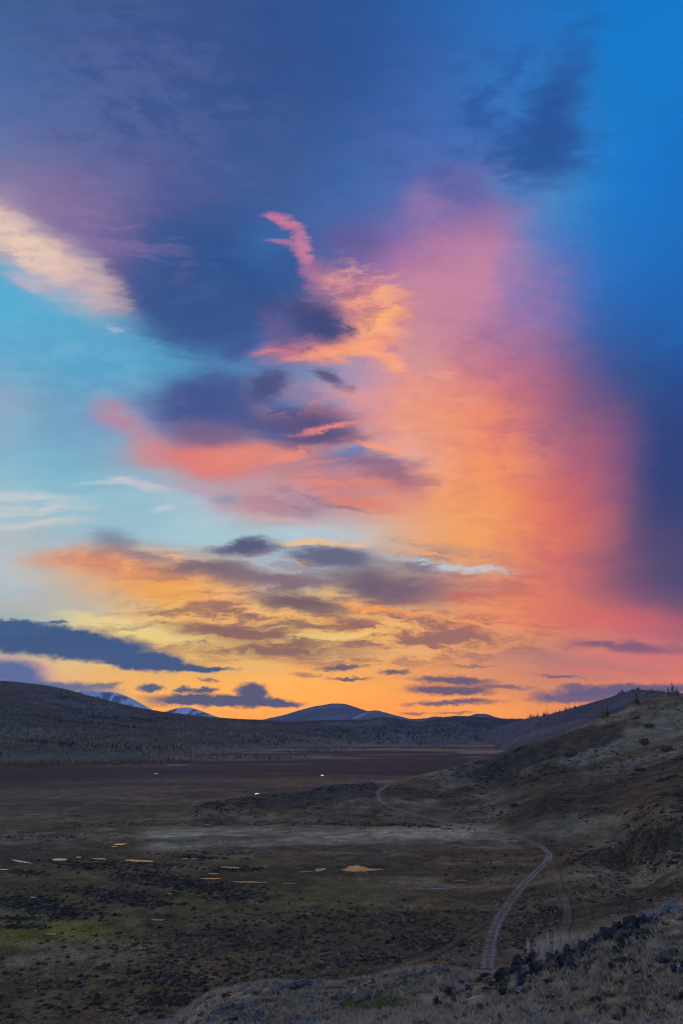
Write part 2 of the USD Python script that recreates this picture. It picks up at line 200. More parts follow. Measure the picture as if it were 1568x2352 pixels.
def write_material(path, g, surface):
    """usdkit.material for a large graph: the same prims, written straight into the layer."""
    T, layer = Sdf.ValueTypeNames, stage.GetRootLayer()
    mat = UsdShade.Material.Define(stage, path)
    with Sdf.ChangeBlock():
        prims = {}
        for name, (kind, inputs) in g.n.items():
            q = prims[name] = Sdf.CreatePrimInLayer(layer, f"{path}/{name}")
            q.specifier, q.typeName = Sdf.SpecifierDef, "Shader"
            Sdf.AttributeSpec(q, "info:id", T.Token, Sdf.VariabilityUniform).default = f"cycles_{kind}"
            if kind == "rgb_ramp":
                inputs = usdkit._ramp(inputs["ramp"], True)
            for k, v in inputs.items():
                if isinstance(v, str):
                    t, v = T.Token, v
                elif isinstance(v, (bool, np.bool_)):
                    t, v = T.Bool, bool(v)
                elif np.ndim(v) == 0:
                    t, v = T.Float, float(v)
                elif np.ndim(v) == 2:
                    t, v = T.Float3Array, Vt.Vec3fArray.FromNumpy(np.asarray(v, np.float32))
                elif k == "ramp_alpha":
                    t, v = T.FloatArray, Vt.FloatArray.FromNumpy(np.asarray(v, np.float32))
                else:
                    t, v = T.Float3, Gf.Vec3f(*map(float, v[:3]))
                Sdf.AttributeSpec(q, f"inputs:{k}", t).default = v
        out = set()
        for a, b in g.l:
            (n0, s0), (n1, s1) = a.split("."), b.split(".")
            if a not in out:
                out.add(a)
                Sdf.AttributeSpec(prims[n0], f"outputs:{s0}", T.Token)
            Sdf.AttributeSpec(prims[n1], f"inputs:{s1}", T.Token).connectionPathList.explicitItems = [Sdf.Path(f"{path}/{n0}.outputs:{s0}")]
        n0, s0 = surface.split(".")
        if surface not in out:
            Sdf.AttributeSpec(prims[n0], f"outputs:{s0}", T.Token)
    mat.CreateSurfaceOutput("cycles").ConnectToSource(UsdShade.Shader.Get(stage, f"{path}/{n0}").GetOutput(s0))
    return mat


def build_sky():
    g = Graph()
    d = g.add("texture_coordinate") + ".generated"
    r = g.vmath("dot_product", d, (1, 0, 0)) + ".value"
    u = g.vmath("dot_product", d, (0, -SP, CP)) + ".value"
    f = g.vmath("dot_product", d, (0, CP, SP)) + ".value"
    s = g.math("divide", 31.2, g.math("add", f, 1.0))
    p = g.vmath("scale", g.add("combine_xyz", {"z": 0.0}, x=r, y=u) + ".vector", scale=s) + ".vector"
    p = g.vmath("add", p, (0, 0, 1)) + ".vector"
    slow = g.noise(p, 0.5, 2.0, 0.5, (0.7, 1.4, 1), (3, 7, 1))
    soft = g.warp(p, g.noise(p, 0.65, 4.0, 0.55, (0.7, 1.2, 1)), (0.8, 0.65))
    wisp = g.warp(g.warp(p, slow, (0.6, 0.4)), g.noise(p, 2.6, 5.0, 0.68, (0.5, 1.4, 1), (9, 2, 4)), (1.0, 0.42))
    crisp = g.warp(g.warp(p, slow, (0.4, 0.16)), g.noise(p, 6.0, 4.0, 0.7, (0.6, 1.1, 1), (5, 3, 8)), (0.36, 0.24))
    streak = g.noise(wisp, 1.5, 6.0, 0.68, (0.42, 2.1, 1), (2, 3, 5), out="fac")
    billow = g.noise(wisp, 2.0, 6.0, 0.64, (0.6, 1.2, 1), (7, 3, 2), out="fac")
    fields = {"s": billow, "w": streak, "c": billow, "d": billow}
    q = {"s": soft, "w": wisp, "c": crisp, "d": crisp, "t": soft, "b": soft}
    # base: rows of colours along the sky's east axis, blended upwards
    sep = g.add("separate_xyz", vector=soft)
    fac = g.range(f"{sep}.x", -16.0, 16.0, kind="linear")
    ys = sorted(SKY)
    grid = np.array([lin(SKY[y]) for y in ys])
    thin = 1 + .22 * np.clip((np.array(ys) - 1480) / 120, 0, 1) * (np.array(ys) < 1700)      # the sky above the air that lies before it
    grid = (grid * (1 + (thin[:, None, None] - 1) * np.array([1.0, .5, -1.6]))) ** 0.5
    vs = np.array([plane(ray(784, y))[1] for y in ys])
    us = np.array([plane(ray(x, 1000))[0] for x in SKY_X])
    fine_y = np.unique(np.concatenate([np.linspace(a, b, 3) for a, b in zip(ys[1:-2], ys[2:-1])] + [ys[:2], ys[-2:]]))
    fine_v = np.array([plane(ray(784, y))[1] for y in fine_y])
    rows = PchipInterpolator(ys, grid, axis=0)(fine_y)
    x = np.linspace(-16, 16, 129)
    shades = [PchipInterpolator(us, row, axis=0)(np.clip(x, us[0], us[-1])) ** 2 for row in rows]
    sky = g.add("sky_texture", {"sky_type": "single_scattering", "sun_disc": False, "sun_elevation": SUN_ELEV, "sun_rotation": SUN_AZ}) + ".color"
    physical = g.vmath("scale", sky, scale=0.25) + ".vector"      # the physical clear sky under it
    veil = g.range(streak, 0.3, 0.7, 0.94, 1.05, "linear")

    def clear(y0, y1, tiny=0.0):
        """The clear sky and its veils between two heights of the sky plane."""
        out, last = None, None
        for k in range(len(fine_v) - 1, -1, -1):             # from low to high
            if (fine_v[max(k - 1, 0)] < y0 - 0.5) or (fine_v[min(k + 1, len(fine_v) - 1)] > y1 + 0.5):
                continue
            ramp = g.add("rgb_ramp", {"ramp": [((a + 16) / 32, tuple(b + tiny)) for a, b in zip(x, shades[k])]}, fac=fac) + ".color"
            out = ramp if out is None else g.mix(out, ramp, g.range(f"{sep}.y", fine_v[last] + tiny, fine_v[k], kind="linear"))
            last = k
        out = g.mix(out, physical, 0.06)
        return out

    grain = 1 / STRENGTH
    psep = g.add("separate_xyz", vector=p)
    made = []
    for px, py, rx, ry, rot, c, cover, core, kind in CLOUDS:
        dd = ray(px, py)
        cosw = dd[1] * CP + dd[2] * SP                       # scale of the sky plane there against the picture plane
        sx = 31.2 / (1 + cosw) / FOC * cosw
        ctr, t, w, h = plane(dd), math.radians(rot), rx * sx, ry * sx
        margin = {"s": (0.5, 0.4), "w": (0.85, 0.5), "c": (0.4, 0.25), "d": (0.5, 0.35), "t": (0.5, 0.4), "b": (0.5, 0.4)}[kind[0]]
        ex = 1.25 * math.hypot(w * math.cos(t), h * math.sin(t)) + margin[0]
        ey = 1.25 * math.hypot(w * math.sin(t), h * math.cos(t)) + margin[1]
        made.append((ctr[0] - ex, ctr[0] + ex, ctr[1] - ey, ctr[1] + ey, ctr, t, w, h, lin(c), cover, core, kind))

    def leaf(box):
        tiny = 2e-6 * len(leaves)                            # keeps every field's nodes its own, so that only one field is computed
        out = g.vmath("scale", clear(box[2], box[3], tiny), scale=veil) + ".vector"
        for x0, x1, y0, y1, ctr, t, w, h, c, cover, core, kind in made:
            if x1 < box[0] or x0 > box[1] or y1 < box[2] or y0 > box[3]:
                continue
            ax, ay = (math.cos(t) / w, math.sin(t) / w), (-math.sin(t) / h, math.cos(t) / h)
            a = g.vmath("dot_product", q[kind[0]], (*ax, -(ax[0] * ctr[0] + ax[1] * ctr[1]) + tiny)) + ".value"
            b = g.vmath("dot_product", q[kind[0]], (*ay, -(ay[0] * ctr[0] + ay[1] * ctr[1]) + tiny)) + ".value"
            dist = g.vmath("length", g.add("combine_xyz", {"z": 0.0}, x=a, y=b) + ".vector") + ".value"
            if kind in "wcsd":                                # ragged edges
                e = {"s": 0.5, "w": 1.1, "c": 0.8, "d": 2.4}[kind]
                dist = g.add("math", {"math_type": "multiply_add", "value2": e, "value3": -0.5 * e + tiny}, value1=fields[kind]) + ".value", dist
                dist = g.math("add", *dist)
                msk = g.range(dist, {"w": 1.32, "s": 1.3, "c": 1.15, "d": 1.15}[kind], max(core, 0.02) * {"w": .75, "s": .7, "c": .9, "d": .9}[kind], 0.0, cover)
            else:                                            # a field of streaks or billows: light where the noise is high ("+") or low ("-")
                n = streak if kind[0] == "t" else billow
                lo, hi = ((0.47, 0.61) if kind[1] == "+" else (0.53, 0.39)) if kind[0] == "t" else ((0.45, 0.64) if kind[1] == "+" else (0.55, 0.36))
                msk = g.math("multiply", g.range(dist, 1.2, 0.4, 0.0, cover), g.range(n, lo + tiny, hi))
            out = g.mix(out, c, msk)
        out = g.vmath("scale", out, scale=grain) + ".vector"
        return g.add("background_shader", {"strength": STRENGTH}, color=out) + ".background"

    leaves = []

    def tree(box):                                           # the clouds sorted into fields of the sky, only so that it renders faster
        n = sum(not (m[1] < box[0] or m[0] > box[1] or m[3] < box[2] or m[2] > box[3]) for m in made)
        best = None
        if n > 36:
            for axis in (0, 1):
                lo, hi = max(box[2 * axis], -8.5), min(box[2 * axis + 1], 11.5)
                for cut in np.linspace(lo, hi, 25)[1:-1]:
                    parts = [list(box), list(box)]
                    parts[0][2 * axis + 1] = parts[1][2 * axis] = float(cut)
                    cost = sum(sum(not (m[1] < b[0] or m[0] > b[1] or m[3] < b[2] or m[2] > b[3]) for m in made)
                               * (min(b[1], 8) - max(b[0], -8)) * (min(b[3], 11) - max(b[2], -6)) for b in parts
                               if min(b[1], 8) > max(b[0], -8) and min(b[3], 11) > max(b[2], -6))
                    if best is None or cost < best[0]:
                        best = (cost, axis, float(cut), parts)
            whole = n * (min(box[1], 8) - max(box[0], -8)) * (min(box[3], 11) - max(box[2], -6))
            if best[0] > 0.90 * whole:
                best = None
        if best is None:
            leaves.append(n)
            return leaf(box)
        _, axis, cut, parts = best
        fac = g.math("greater_than", f"{psep}.{'xy'[axis]}", cut)
        return g.add("mix_closure", fac=fac, closure1=tree(parts[0]), closure2=tree(parts[1])) + ".closure"

    def either(inside, a, b):
        return g.add("mix_closure", fac=inside, closure1=b, closure2=a) + ".closure"

    side = g.math("less_than", g.math("absolute", f"{psep}.x"), 10.0)
    front = g.math("multiply", side, g.math("less_than", g.math("absolute", f"{psep}.y"), 12.0))
    plain = g.add("background_shader", {"strength": STRENGTH}, color=g.vmath("scale", clear(-99, 99), scale=1 / STRENGTH) + ".vector") + ".background"
    inner = either(front, tree([-10.0, 10.0, -12.0, 12.0]), plain)
    low = g.add("background_shader", {"strength": STRENGTH, "color": tuple(lin((60, 66, 84)) / STRENGTH)}) + ".background"
    above = g.math("greater_than", g.add("separate_xyz", vector=d) + ".z", -0.06)
    return write_material("/World/Looks/sky", g, either(above, inner, low))


dome = UsdLux.DomeLight.Define(stage, "/World/sky")
UsdShade.MaterialBindingAPI.Apply(dome.GetPrim()).Bind(build_sky())
dome.GetPrim().SetCustomDataByKey("label", "dusk sky with orange, pink and blue clouds")
dome.GetPrim().SetCustomDataByKey("kind", "structure")

sun = UsdLux.DistantLight.Define(stage, "/World/sun")
sun.CreateNormalizeAttr(True)
sun.CreateIntensityAttr(0.04)
sun.CreateAngleAttr(12.0)
sun.CreateColorAttr(Gf.Vec3f(1.0, 0.66, 0.4))
sun.AddRotateZOp().Set(-math.degrees(SUN_AZ))
sun.AddRotateXOp().Set(-(90 - math.degrees(SUN_ELEV)))

# ---------------------------------------------------------------- helpers
NAMES = {}


def path_for(name, parent=None):
    base = f"{parent}/{name}" if parent else f"/World/{name}"
    k = NAMES.get(base, 0)
    NAMES[base] = k + 1
    return base if k == 0 else f"{base}_{k:03d}"


def tag(prim, label=None, category=None, group=None, kind=None):
    prim = prim.GetPrim() if hasattr(prim, "GetPrim") else prim
    for key, v in (("label", label), ("category", category), ("group", group), ("kind", kind)):
        if v:
            prim.SetCustomDataByKey(key, v)
    return prim


def obj(name, mesh, mat, parent=None, smooth=False, col=None):
    m = usdkit.mesh(stage, path_for(name, parent), mesh, mat, smooth)
    if col is not None:
        UsdGeom.PrimvarsAPI(m).CreatePrimvar("cover", Sdf.ValueTypeNames.Color3fArray, "vertex").Set(Vt.Vec3fArray.FromNumpy(np.asarray(col, np.float32)))
    return m


def lean_onto(normal, turn):
    """Quaternions (w, x, y, z): a turn about z (radians), then z leant onto the normal."""
    n = np.atleast_2d(np.asarray(normal, float))
    turn = np.broadcast_to(turn, (len(n),))
    a = np.stack([1 + n[:, 2], -n[:, 1], n[:, 0], 0 * n[:, 0]], -1)
    a /= np.linalg.norm(a, axis=1, keepdims=True)
    c, s = np.cos(turn / 2), np.sin(turn / 2)
    w, x, y, z = a.T
    return np.stack([w * c - z * s, x * c + y * s, y * c - x * s, z * c + w * s], -1)


def thing(name, label, category, loc=(0, 0, 0), rotz=0.0, scale=None, group=None, normal=None):
    x = UsdGeom.Xform.Define(stage, path_for(name))
    x.AddTranslateOp().Set(Gf.Vec3d(*map(float, loc)))
    if normal is None:
        x.AddRotateZOp().Set(float(rotz))
    else:
        q = lean_onto(normal, math.radians(rotz))[0]
        x.AddOrientOp().Set(Gf.Quatf(float(q[0]), float(q[1]), float(q[2]), float(q[3])))
    if scale is not None:
        x.AddScaleOp().Set(Gf.Vec3f(*map(float, scale)))
    tag(x, label, category, group)
    return x


def copy(source, label, category, loc, rotz, scale, group=None, name=None, normal=None):
    r = thing(name or source.GetPrim().GetName().rstrip("0123456789").rstrip("_"), label, category, loc, rotz, scale, group, normal)
    r.GetPrim().GetReferences().AddInternalReference(source.GetPath())
    r.GetPrim().SetInstanceable(True)
    return r


def scatter(name, protos, pts, scales, rots, which, label, category, parent=None, normals=None):
    """A cover of small plants as one point instancer; the prototypes lie below it."""
    pth = path_for(name, parent)
    pi = UsdGeom.PointInstancer.Define(stage, pth)
    targets = []
    for k, (mesh, mat) in enumerate(protos):
        m = usdkit.mesh(stage, f"{pth}/plant_{k:03d}" if k else f"{pth}/plant", mesh, mat)
        targets.append(m.GetPath())
    pi.CreatePrototypesRel().SetTargets(targets)
    pi.CreateProtoIndicesAttr(Vt.IntArray.FromNumpy(np.asarray(which, np.int32)))
    pi.CreatePositionsAttr(Vt.Vec3fArray.FromNumpy(np.asarray(pts, np.float32)))
    pi.CreateScalesAttr(Vt.Vec3fArray.FromNumpy(np.asarray(scales, np.float32)))
    q = np.stack([np.cos(rots / 2), 0 * rots, 0 * rots, np.sin(rots / 2)], -1) if normals is None else lean_onto(normals, rots)
    pi.CreateOrientationsAttr(Vt.QuathArray([Gf.Quath(float(a[0]), Gf.Vec3h(float(a[1]), float(a[2]), float(a[3]))) for a in q]))
    tag(pi, label, category if not parent else None, kind="stuff")
    return pi


def fbm2(x, y, scale, octaves=4, seed=0, stretch=(1, 1)):
    x, y = np.asarray(x, float), np.asarray(y, float)
    return meshkit.fbm(np.stack([x / (scale * stretch[0]) + 31.7, y / (scale * stretch[1]) + 17.3, np.full(np.shape(x), seed * 7.31)], -1), octaves, seed)


def sstep(a, b, x):
    t = np.clip((x - a) / (b - a), 0, 1)
    return t * t * (3 - 2 * t)


def mixc(a, b, f):
    return a * (1 - f[..., None]) + np.asarray(b) * f[..., None]


def at_z(px, py, z=0.0):
    d = ray(px, py)
    return np.array([0, 0, CAM_H]) + d * ((z - CAM_H) / d[2])


def at_d(px, py, dist):
    """The point of the photograph's ray at a horizontal distance."""
    d = ray(px, py)
    return np.array([0, 0, CAM_H]) + d * (dist / math.hypot(d[0], d[1]))


def project(p):
    """Where a world point stands in the photograph (1568 x 2352 units)."""
    p = np.asarray(p, float) - np.array([0, 0, CAM_H])
    w = p[..., 1] * CP + p[..., 2] * SP
    return 784 + FOC * p[..., 0] / w, 1176 - FOC * (p[..., 2] * CP - p[..., 1] * SP) / w


# ---------------------------------------------------------------- shape of the land near the camera
ctrl = []
for px, py, d in [
    # foreground knoll
    (1568, 2352, 22), (1250, 2352, 23), (1000, 2352, 25), (800, 2352, 28), (650, 2352, 33), (1568, 2220, 28), (1300, 2280, 28), (1050, 2300, 31), (820, 2310, 35),
    (1568, 2086, 38), (1480, 2112, 38), (1400, 2145, 37), (1320, 2175, 37), (1250, 2200, 37), (1180, 2228, 38), (1110, 2246, 39), (1020, 2240, 43), (940, 2246, 44), (800, 2284, 46), (680, 2300, 50), (600, 2322, 52), (480, 2350, 56),
    # big hill on the right: crest
    (1568, 1592, 760), (1530, 1594, 750), (1480, 1607, 735), (1430, 1630, 720), (1380, 1652, 705), (1300, 1680, 690), (1200, 1712, 675), (1100, 1746, 660), (1000, 1778, 648), (930, 1793, 640), (880, 1803, 632),
    # its face
    (1568, 1680, 640), (1568, 1760, 540), (1568, 1815, 450), (1450, 1720, 610), (1450, 1790, 530), (1450, 1840, 455), (1330, 1750, 600), (1330, 1810, 520), (1330, 1862, 445), (1220, 1770, 600), (1220, 1825, 520), (1150, 1790, 600), (1080, 1810, 590), (1000, 1815, 592),
    # pale ridge below it
    (1568, 1842, 402), (1500, 1862, 408), (1440, 1882, 415), (1340, 1914, 412), (1270, 1940, 400),
    # dark spur nearest on the right
    (1568, 1872, 335), (1510, 1893, 338), (1450, 1928, 345), (1400, 1957, 350), (1568, 1935, 318), (1500, 1952, 325),
    # rocky spur in the middle
    (450, 1853, 548), (480, 1842, 562), (560, 1833, 572), (640, 1824, 582), (760, 1804, 602), (850, 1797, 626),
]:
    ctrl.append(at_d(px, py, d))
for px, py, z in [
    (440, 1870, 0), (520, 1876, .5), (600, 1882, 1), (750, 1888, 1), (850, 1890, 1.5), (950, 1896, 2), (980, 1868, 3), (1080, 1900, 3), (1150, 1880, 5),
    (1250, 1930, 3.5), (1300, 1975, 4), (1400, 2000, 5), (1500, 2010, 7), (1568, 2002, 12), (1440, 1978, 6), (1568, 2060, 11), (1450, 2080, 8), (1300, 2090, 5), (1300, 2160, 7),
    (1180, 2050, 2), (1130, 2150, 3), (1120, 2210, 5), (1000, 2200, 4), (850, 2240, 5), (700, 2280, 5), (500, 2330, 5), (300, 2352, 4), (0, 2352, 3), (-200, 2340, 3),
    (0, 2250, 1), (300, 2250, 1.5), (600, 2220, 1.5), (850, 2130, .5), (0, 2120, 0), (300, 2120, 0), (600, 2080, 0), (-200, 2100, 0), (-200, 1950, 0), (0, 1980, 0), (300, 1980, 0), (600, 2000, 0), (850, 2000, 0), (1050, 2020, .3),
    (0, 1900, 0), (200, 1900, 0), (350, 1930, .3), (500, 1918, 1.6), (700, 1913, 2.2), (900, 1912, 2.4), (500, 1950, 0.2), (700, 1955, .3), (900, 1955, .6), (0, 1840, 0), (250, 1830, 0), (500, 1800, 0), (700, 1780, 0), (800, 1768, 0), (900, 1768, 0), (-200, 1800, 0),
    (1000, 1752, 0), (0, 1770, 0), (300, 1765, 0), (600, 1755, 0), (1050, 1735, 0), (-200, 1760, 0), (1200, 1722, 0),
]:
    ctrl.append(at_z(px, py, z))
for az, r, z in [  # beyond the crests, under the camera, to the sides
    (20, 82, 22), (10, 84, 18), (3, 88, 14), (-4, 94, 10), (26, 78, 26), (-10, 100, 8), (-20, 100, 8), (-30, 90, 9), (24, 130, 14), (14, 130, 10), (33, 140, 18),
    (0, 3, 58.3), (25, 3, 58.3), (-25, 3, 58.3), (0, 10, 56.2), (25, 10, 56.6), (-25, 12, 54.5), (-20, 40, 40), (-35, 30, 44), (-20, 25, 48.5), (35, 25, 53), (35, 45, 51), (38, 90, 30),
    (27, 900, 60), (22, 880, 45), (15, 850, 22), (8, 800, 6), (3, 760, 0), (34, 800, 90), (38, 700, 70), (38, 500, 45), (38, 350, 34), (38, 260, 30), (27, 1100, 20), (35, 1150, 25), (20, 1100, 6), (38, 1300, 5),
    (25.3, 368, 17), (21.5, 374, 7), (25.2, 432, 20), (-12, 630, 0), (-9, 655, 0), (-4, 690, 0), (0, 730, 0), (-14, 545, 0),
    (-38, 60, 20), (-38, 150, 5), (-38, 300, 0), (-38, 600, 0), (-38, 1000, 0),
] + [(a, r, 0) for a in range(-40, 41, 10) for r in (1600, 2200, 3000)]:
    ctrl.append(np.array([r * math.sin(math.radians(az)), r * math.cos(math.radians(az)), z]))
ctrl = np.array(ctrl)


def polar(x, y):
    return np.degrees(np.arctan2(x, y)), np.hypot(x, y)


def warped(az, r):
    return np.stack([az / 7.0, 3.2 * np.log(r)], -1)


ca, cr = polar(ctrl[:, 0], ctrl[:, 1])
surface = RBFInterpolator(warped(ca, cr), ctrl[:, 2], kernel="linear", smoothing=0.0) if False else RBFInterpolator(warped(ca, cr), ctrl[:, 2], kernel="thin_plate_spline", smoothing=2e-4, neighbors=None)
AZ = np.concatenate([np.linspace(-180, -42, 18)[:-1], np.linspace(-42, -27, 40)[:-1], np.linspace(-27, 28, 680), np.linspace(28, 42, 40)[1:], np.linspace(42, 180, 18)[1:]])
RR = np.concatenate([np.geomspace(2.0, 17, 20)[:-1], np.geomspace(17, 62, 150)[:-1], np.geomspace(62, 900, 420)[:-1], np.geomspace(900, 3000, 80)[:-1], np.geomspace(3000, 9200, 20)])
ga, gr = np.meshgrid(AZ, RR, indexing="ij")
coarse_a, coarse_r = np.linspace(-42, 42, 169), np.geomspace(1.2, 3000, 400)
from scipy.interpolate import RegularGridInterpolator
base_grid = surface(warped(*(v.ravel() for v in np.meshgrid(coarse_a, coarse_r, indexing="ij")))).reshape(169, 400)
base_at = RegularGridInterpolator((coarse_a, np.log(coarse_r)), base_grid, method="linear", bounds_error=False, fill_value=None)


def base_height(az, r):
    z = base_at(np.stack([np.clip(az, -42, 42), np.log(np.clip(r, 1.2, 3000))], -1))
    z = np.where(z < 0, z * .12, z) * (1 - sstep(1500, 2600, r))
    return np.where(r < 6, np.minimum(z, 58.4 - .25 * r), z)


gx, gy = gr * np.sin(np.radians(ga)), gr * np.cos(np.radians(ga))
gz = base_height(ga, gr)
steep = np.hypot(np.gradient(gz, axis=1) / np.gradient(gr, axis=1), np.gradient(gz, axis=0) / (np.radians(np.gradient(ga, axis=0)) * gr))
upland = sstep(4, 16, gz) * (gr > 110)
gz = gz + upland * ((fbm2(gx, gy, 60, 5, 3) - .5) * 9 + (fbm2(gx, gy, 16, 4, 4, (1.5, 1)) - .5) * 3.0) * (1 - .8 * ((gr > 490) & (gr < 680) & (ga < 4.5)))
rocky = sstep(.5, .62, fbm2(gx, gy, 55, 4, 8)) * sstep(0, 5, gz) * (gr > 110)
spur = np.exp(-((project(np.stack([gx, gy, gz], -1))[0] - 640) / 260) ** 2) * sstep(3, 9, gz) * ((gr > 500) & (gr < 690))
gz = gz + spur * (np.abs(fbm2(gx, gy, 9, 4, 9) - .5) * 3.5 - .5) + rocky * (fbm2(gx, gy, 6, 3, 10) - .45) * 1.6
near = 1 - sstep(52, 75, gr)
gz = gz + near * sstep(2, 14, gr) * ((fbm2(gx, gy, 3.2, 4, 5) - .5) * .75 + (fbm2(gx, gy, .8, 3, 6) - .5) * .16)
flat = (1 - near) * (1 - upland) * sstep(80, 130, gr)
gz = gz + flat * ((fbm2(gx, gy, 45, 4, 7) - .5) * .9 + (fbm2(gx, gy, 5, 3, 11) - .5) * .35 * sstep(2000, 300, gr))
height_at = RegularGridInterpolator((AZ, np.log(RR)), gz, bounds_error=False, fill_value=None)


def ground_z(x, y):
    az, r = polar(np.asarray(x, float), np.asarray(y, float))
    return height_at(np.stack([az, np.log(np.clip(r, 2.0, 9200))], -1))


def ground_normal(x, y, e=2.5):
    x, y = np.atleast_1d(np.asarray(x, float)), np.atleast_1d(np.asarray(y, float))
    n = np.stack([ground_z(x - e, y) - ground_z(x + e, y), ground_z(x, y - e) - ground_z(x, y + e), np.full(np.shape(x), 2 * e)], -1)
    return n / np.linalg.norm(n, axis=-1, keepdims=True)


def hit(px, py, start=8.0):
    """Where the photograph's ray meets the land."""
    d = ray(px, py)
    h = math.hypot(d[0], d[1])
    r = np.geomspace(start, 6000, 6000)
    p = np.array([0, 0, CAM_H]) + d * (r / h)[:, None]
    under = np.nonzero(p[:, 2] < ground_z(p[:, 0], p[:, 1]))[0]
    k = under[0] if len(under) else len(r) - 1
    return np.array([p[k, 0], p[k, 1], float(ground_z(p[k, 0], p[k, 1]))])


def hits(px, py, start=150.0, end=1300.0, steps=900):
    """hit() for many points at once, for the land beyond start."""
    d = ray(px, py)
    d = d / np.hypot(d[:, 0], d[:, 1])[:, None]
    r = np.geomspace(start, end, steps)
    best = np.full(len(d), end)
    for k in range(0, len(d), 400):
        q = np.array([0, 0, CAM_H]) + d[k:k + 400, None] * r[None, :, None]
        under = q[..., 2] < ground_z(q[..., 0], q[..., 1])
        best[k:k + 400] = np.where(under.any(1), r[np.argmax(under, axis=1)], end)
    q = np.array([0, 0, CAM_H]) + d * best[:, None]
    q[:, 2] = ground_z(q[:, 0], q[:, 1])
    return q, best < end


# ---------------------------------------------------------------- tracks and ponds: their courses, cut into the land
def course(points, step):
    p = np.array([hit(*q) for q in points])
    s = np.concatenate([[0], np.cumsum(np.hypot(*np.diff(p[:, :2], axis=0).T))])
    t = np.linspace(0, s[-1], max(4, int(s[-1] / step)))
    xy = np.stack([PchipInterpolator(s, p[:, 0])(t), PchipInterpolator(s, p[:, 1])(t)], -1)
    for _ in range(6):
        xy[1:-1] = (xy[:-2] + 2 * xy[1:-1] + xy[2:]) / 4
    return xy


TRACKS = [
    ([(900, 1800), (878, 1811), (867, 1824), (872, 1838), (892, 1852), (932, 1866), (985, 1880), (1040, 1893), (1100, 1904), (1160, 1917), (1210, 1930), (1245, 1946), (1260, 1963), (1248, 1986), (1216, 2016), (1187, 2050), (1161, 2086), (1141, 2122), (1128, 2160), (1122, 2196), (1118, 2222)], 1.75, 1.0,
     "pale dirt track with two wheel ruts winding from the hill foot to the foreground", "dirt_track"),
    ([(1268, 1975), (1276, 2010), (1290, 2050), (1303, 2090), (1296, 2130), (1266, 2165)], 1.2, .18, "faint overgrown track right of the main two-rut track", "dirt_track"),
    ([(1108, 2125), (1070, 2150), (1010, 2185), (950, 2210), (880, 2232), (800, 2250)], 1.0, .35, "narrow side track leaving the main track to the lower left", "dirt_track"),
    ([(500, 2330), (440, 2342), (380, 2349), (320, 2356)], 1.5, .9, "short pale piece of track at the bottom left edge of the knoll", "dirt_track"),
    ([(860, 1838), (880, 1860), (920, 1876), (985, 1893), (1040, 1903), (1090, 1908)], 1.2, .3, "old grassy track running beside the main track at the hill foot", "dirt_track"),
]
courses = [course(t[0], 1.5) for t in TRACKS]
gxy = np.stack([gx.ravel(), gy.ravel()], -1)
win = (np.abs(ga.ravel()) < 30) & (gr.ravel() > 60) & (gr.ravel() < 800)
track_d = np.full(len(gxy), 1e3)
trackness = np.zeros(len(gxy))
smooth_z = {}
for (pts, half, wear, *_), xy in zip(TRACKS, courses):
    dist, idx = cKDTree(xy).query(gxy[win])
    z = ground_z(xy[:, 0], xy[:, 1])
    k = np.ones(21) / 21
    zs = np.convolve(np.pad(z, 10, "edge"), k, "valid")
    smooth_z[id(xy)] = zs
    f = 1 - sstep(half * 1.1, half * 1.1 + 4, dist)
    flatz = gz.ravel()[win]
    sink = zs[idx] - .35 * (1 - sstep(half * .9, half * 1.7 + .8, dist))
    gzr = gz.ravel()
    gzr[win] = flatz * (1 - f) + sink * f
    gz = gzr.reshape(gz.shape)
    trackness[win] = np.maximum(trackness[win], (1 - sstep(half, half + 1.6, dist)) * wear)
height_at = RegularGridInterpolator((AZ, np.log(RR)), gz, bounds_error=False, fill_value=None)

# ponds: outline in the photograph's units
rng = np.random.default_rng(11)


def blob(cx, cy, w, h, n=26, rough=.3, tilt=0.0, seed=0):
    n, rj = n * 2, np.random.default_rng(seed)
    if cy < 1900:
        h, w = h * .6, w * .8
    t = np.linspace(0, 2 * math.pi, n, endpoint=False)
    r = 1 + rough * (meshkit.fbm(np.stack([np.cos(t) * 1.6 + seed, np.sin(t) * 1.6, 0 * t + seed * 3.3], -1), 3, seed) - .5) * 2
    j = rj.uniform(-.35, .35, n)
    return [(cx + w / 2 * a * q, cy + h / 2 * (b * q + k * rough * 2) + tilt * w / 2 * a * q) for a, b, q, k in zip(np.cos(t), np.sin(t), r, j)]


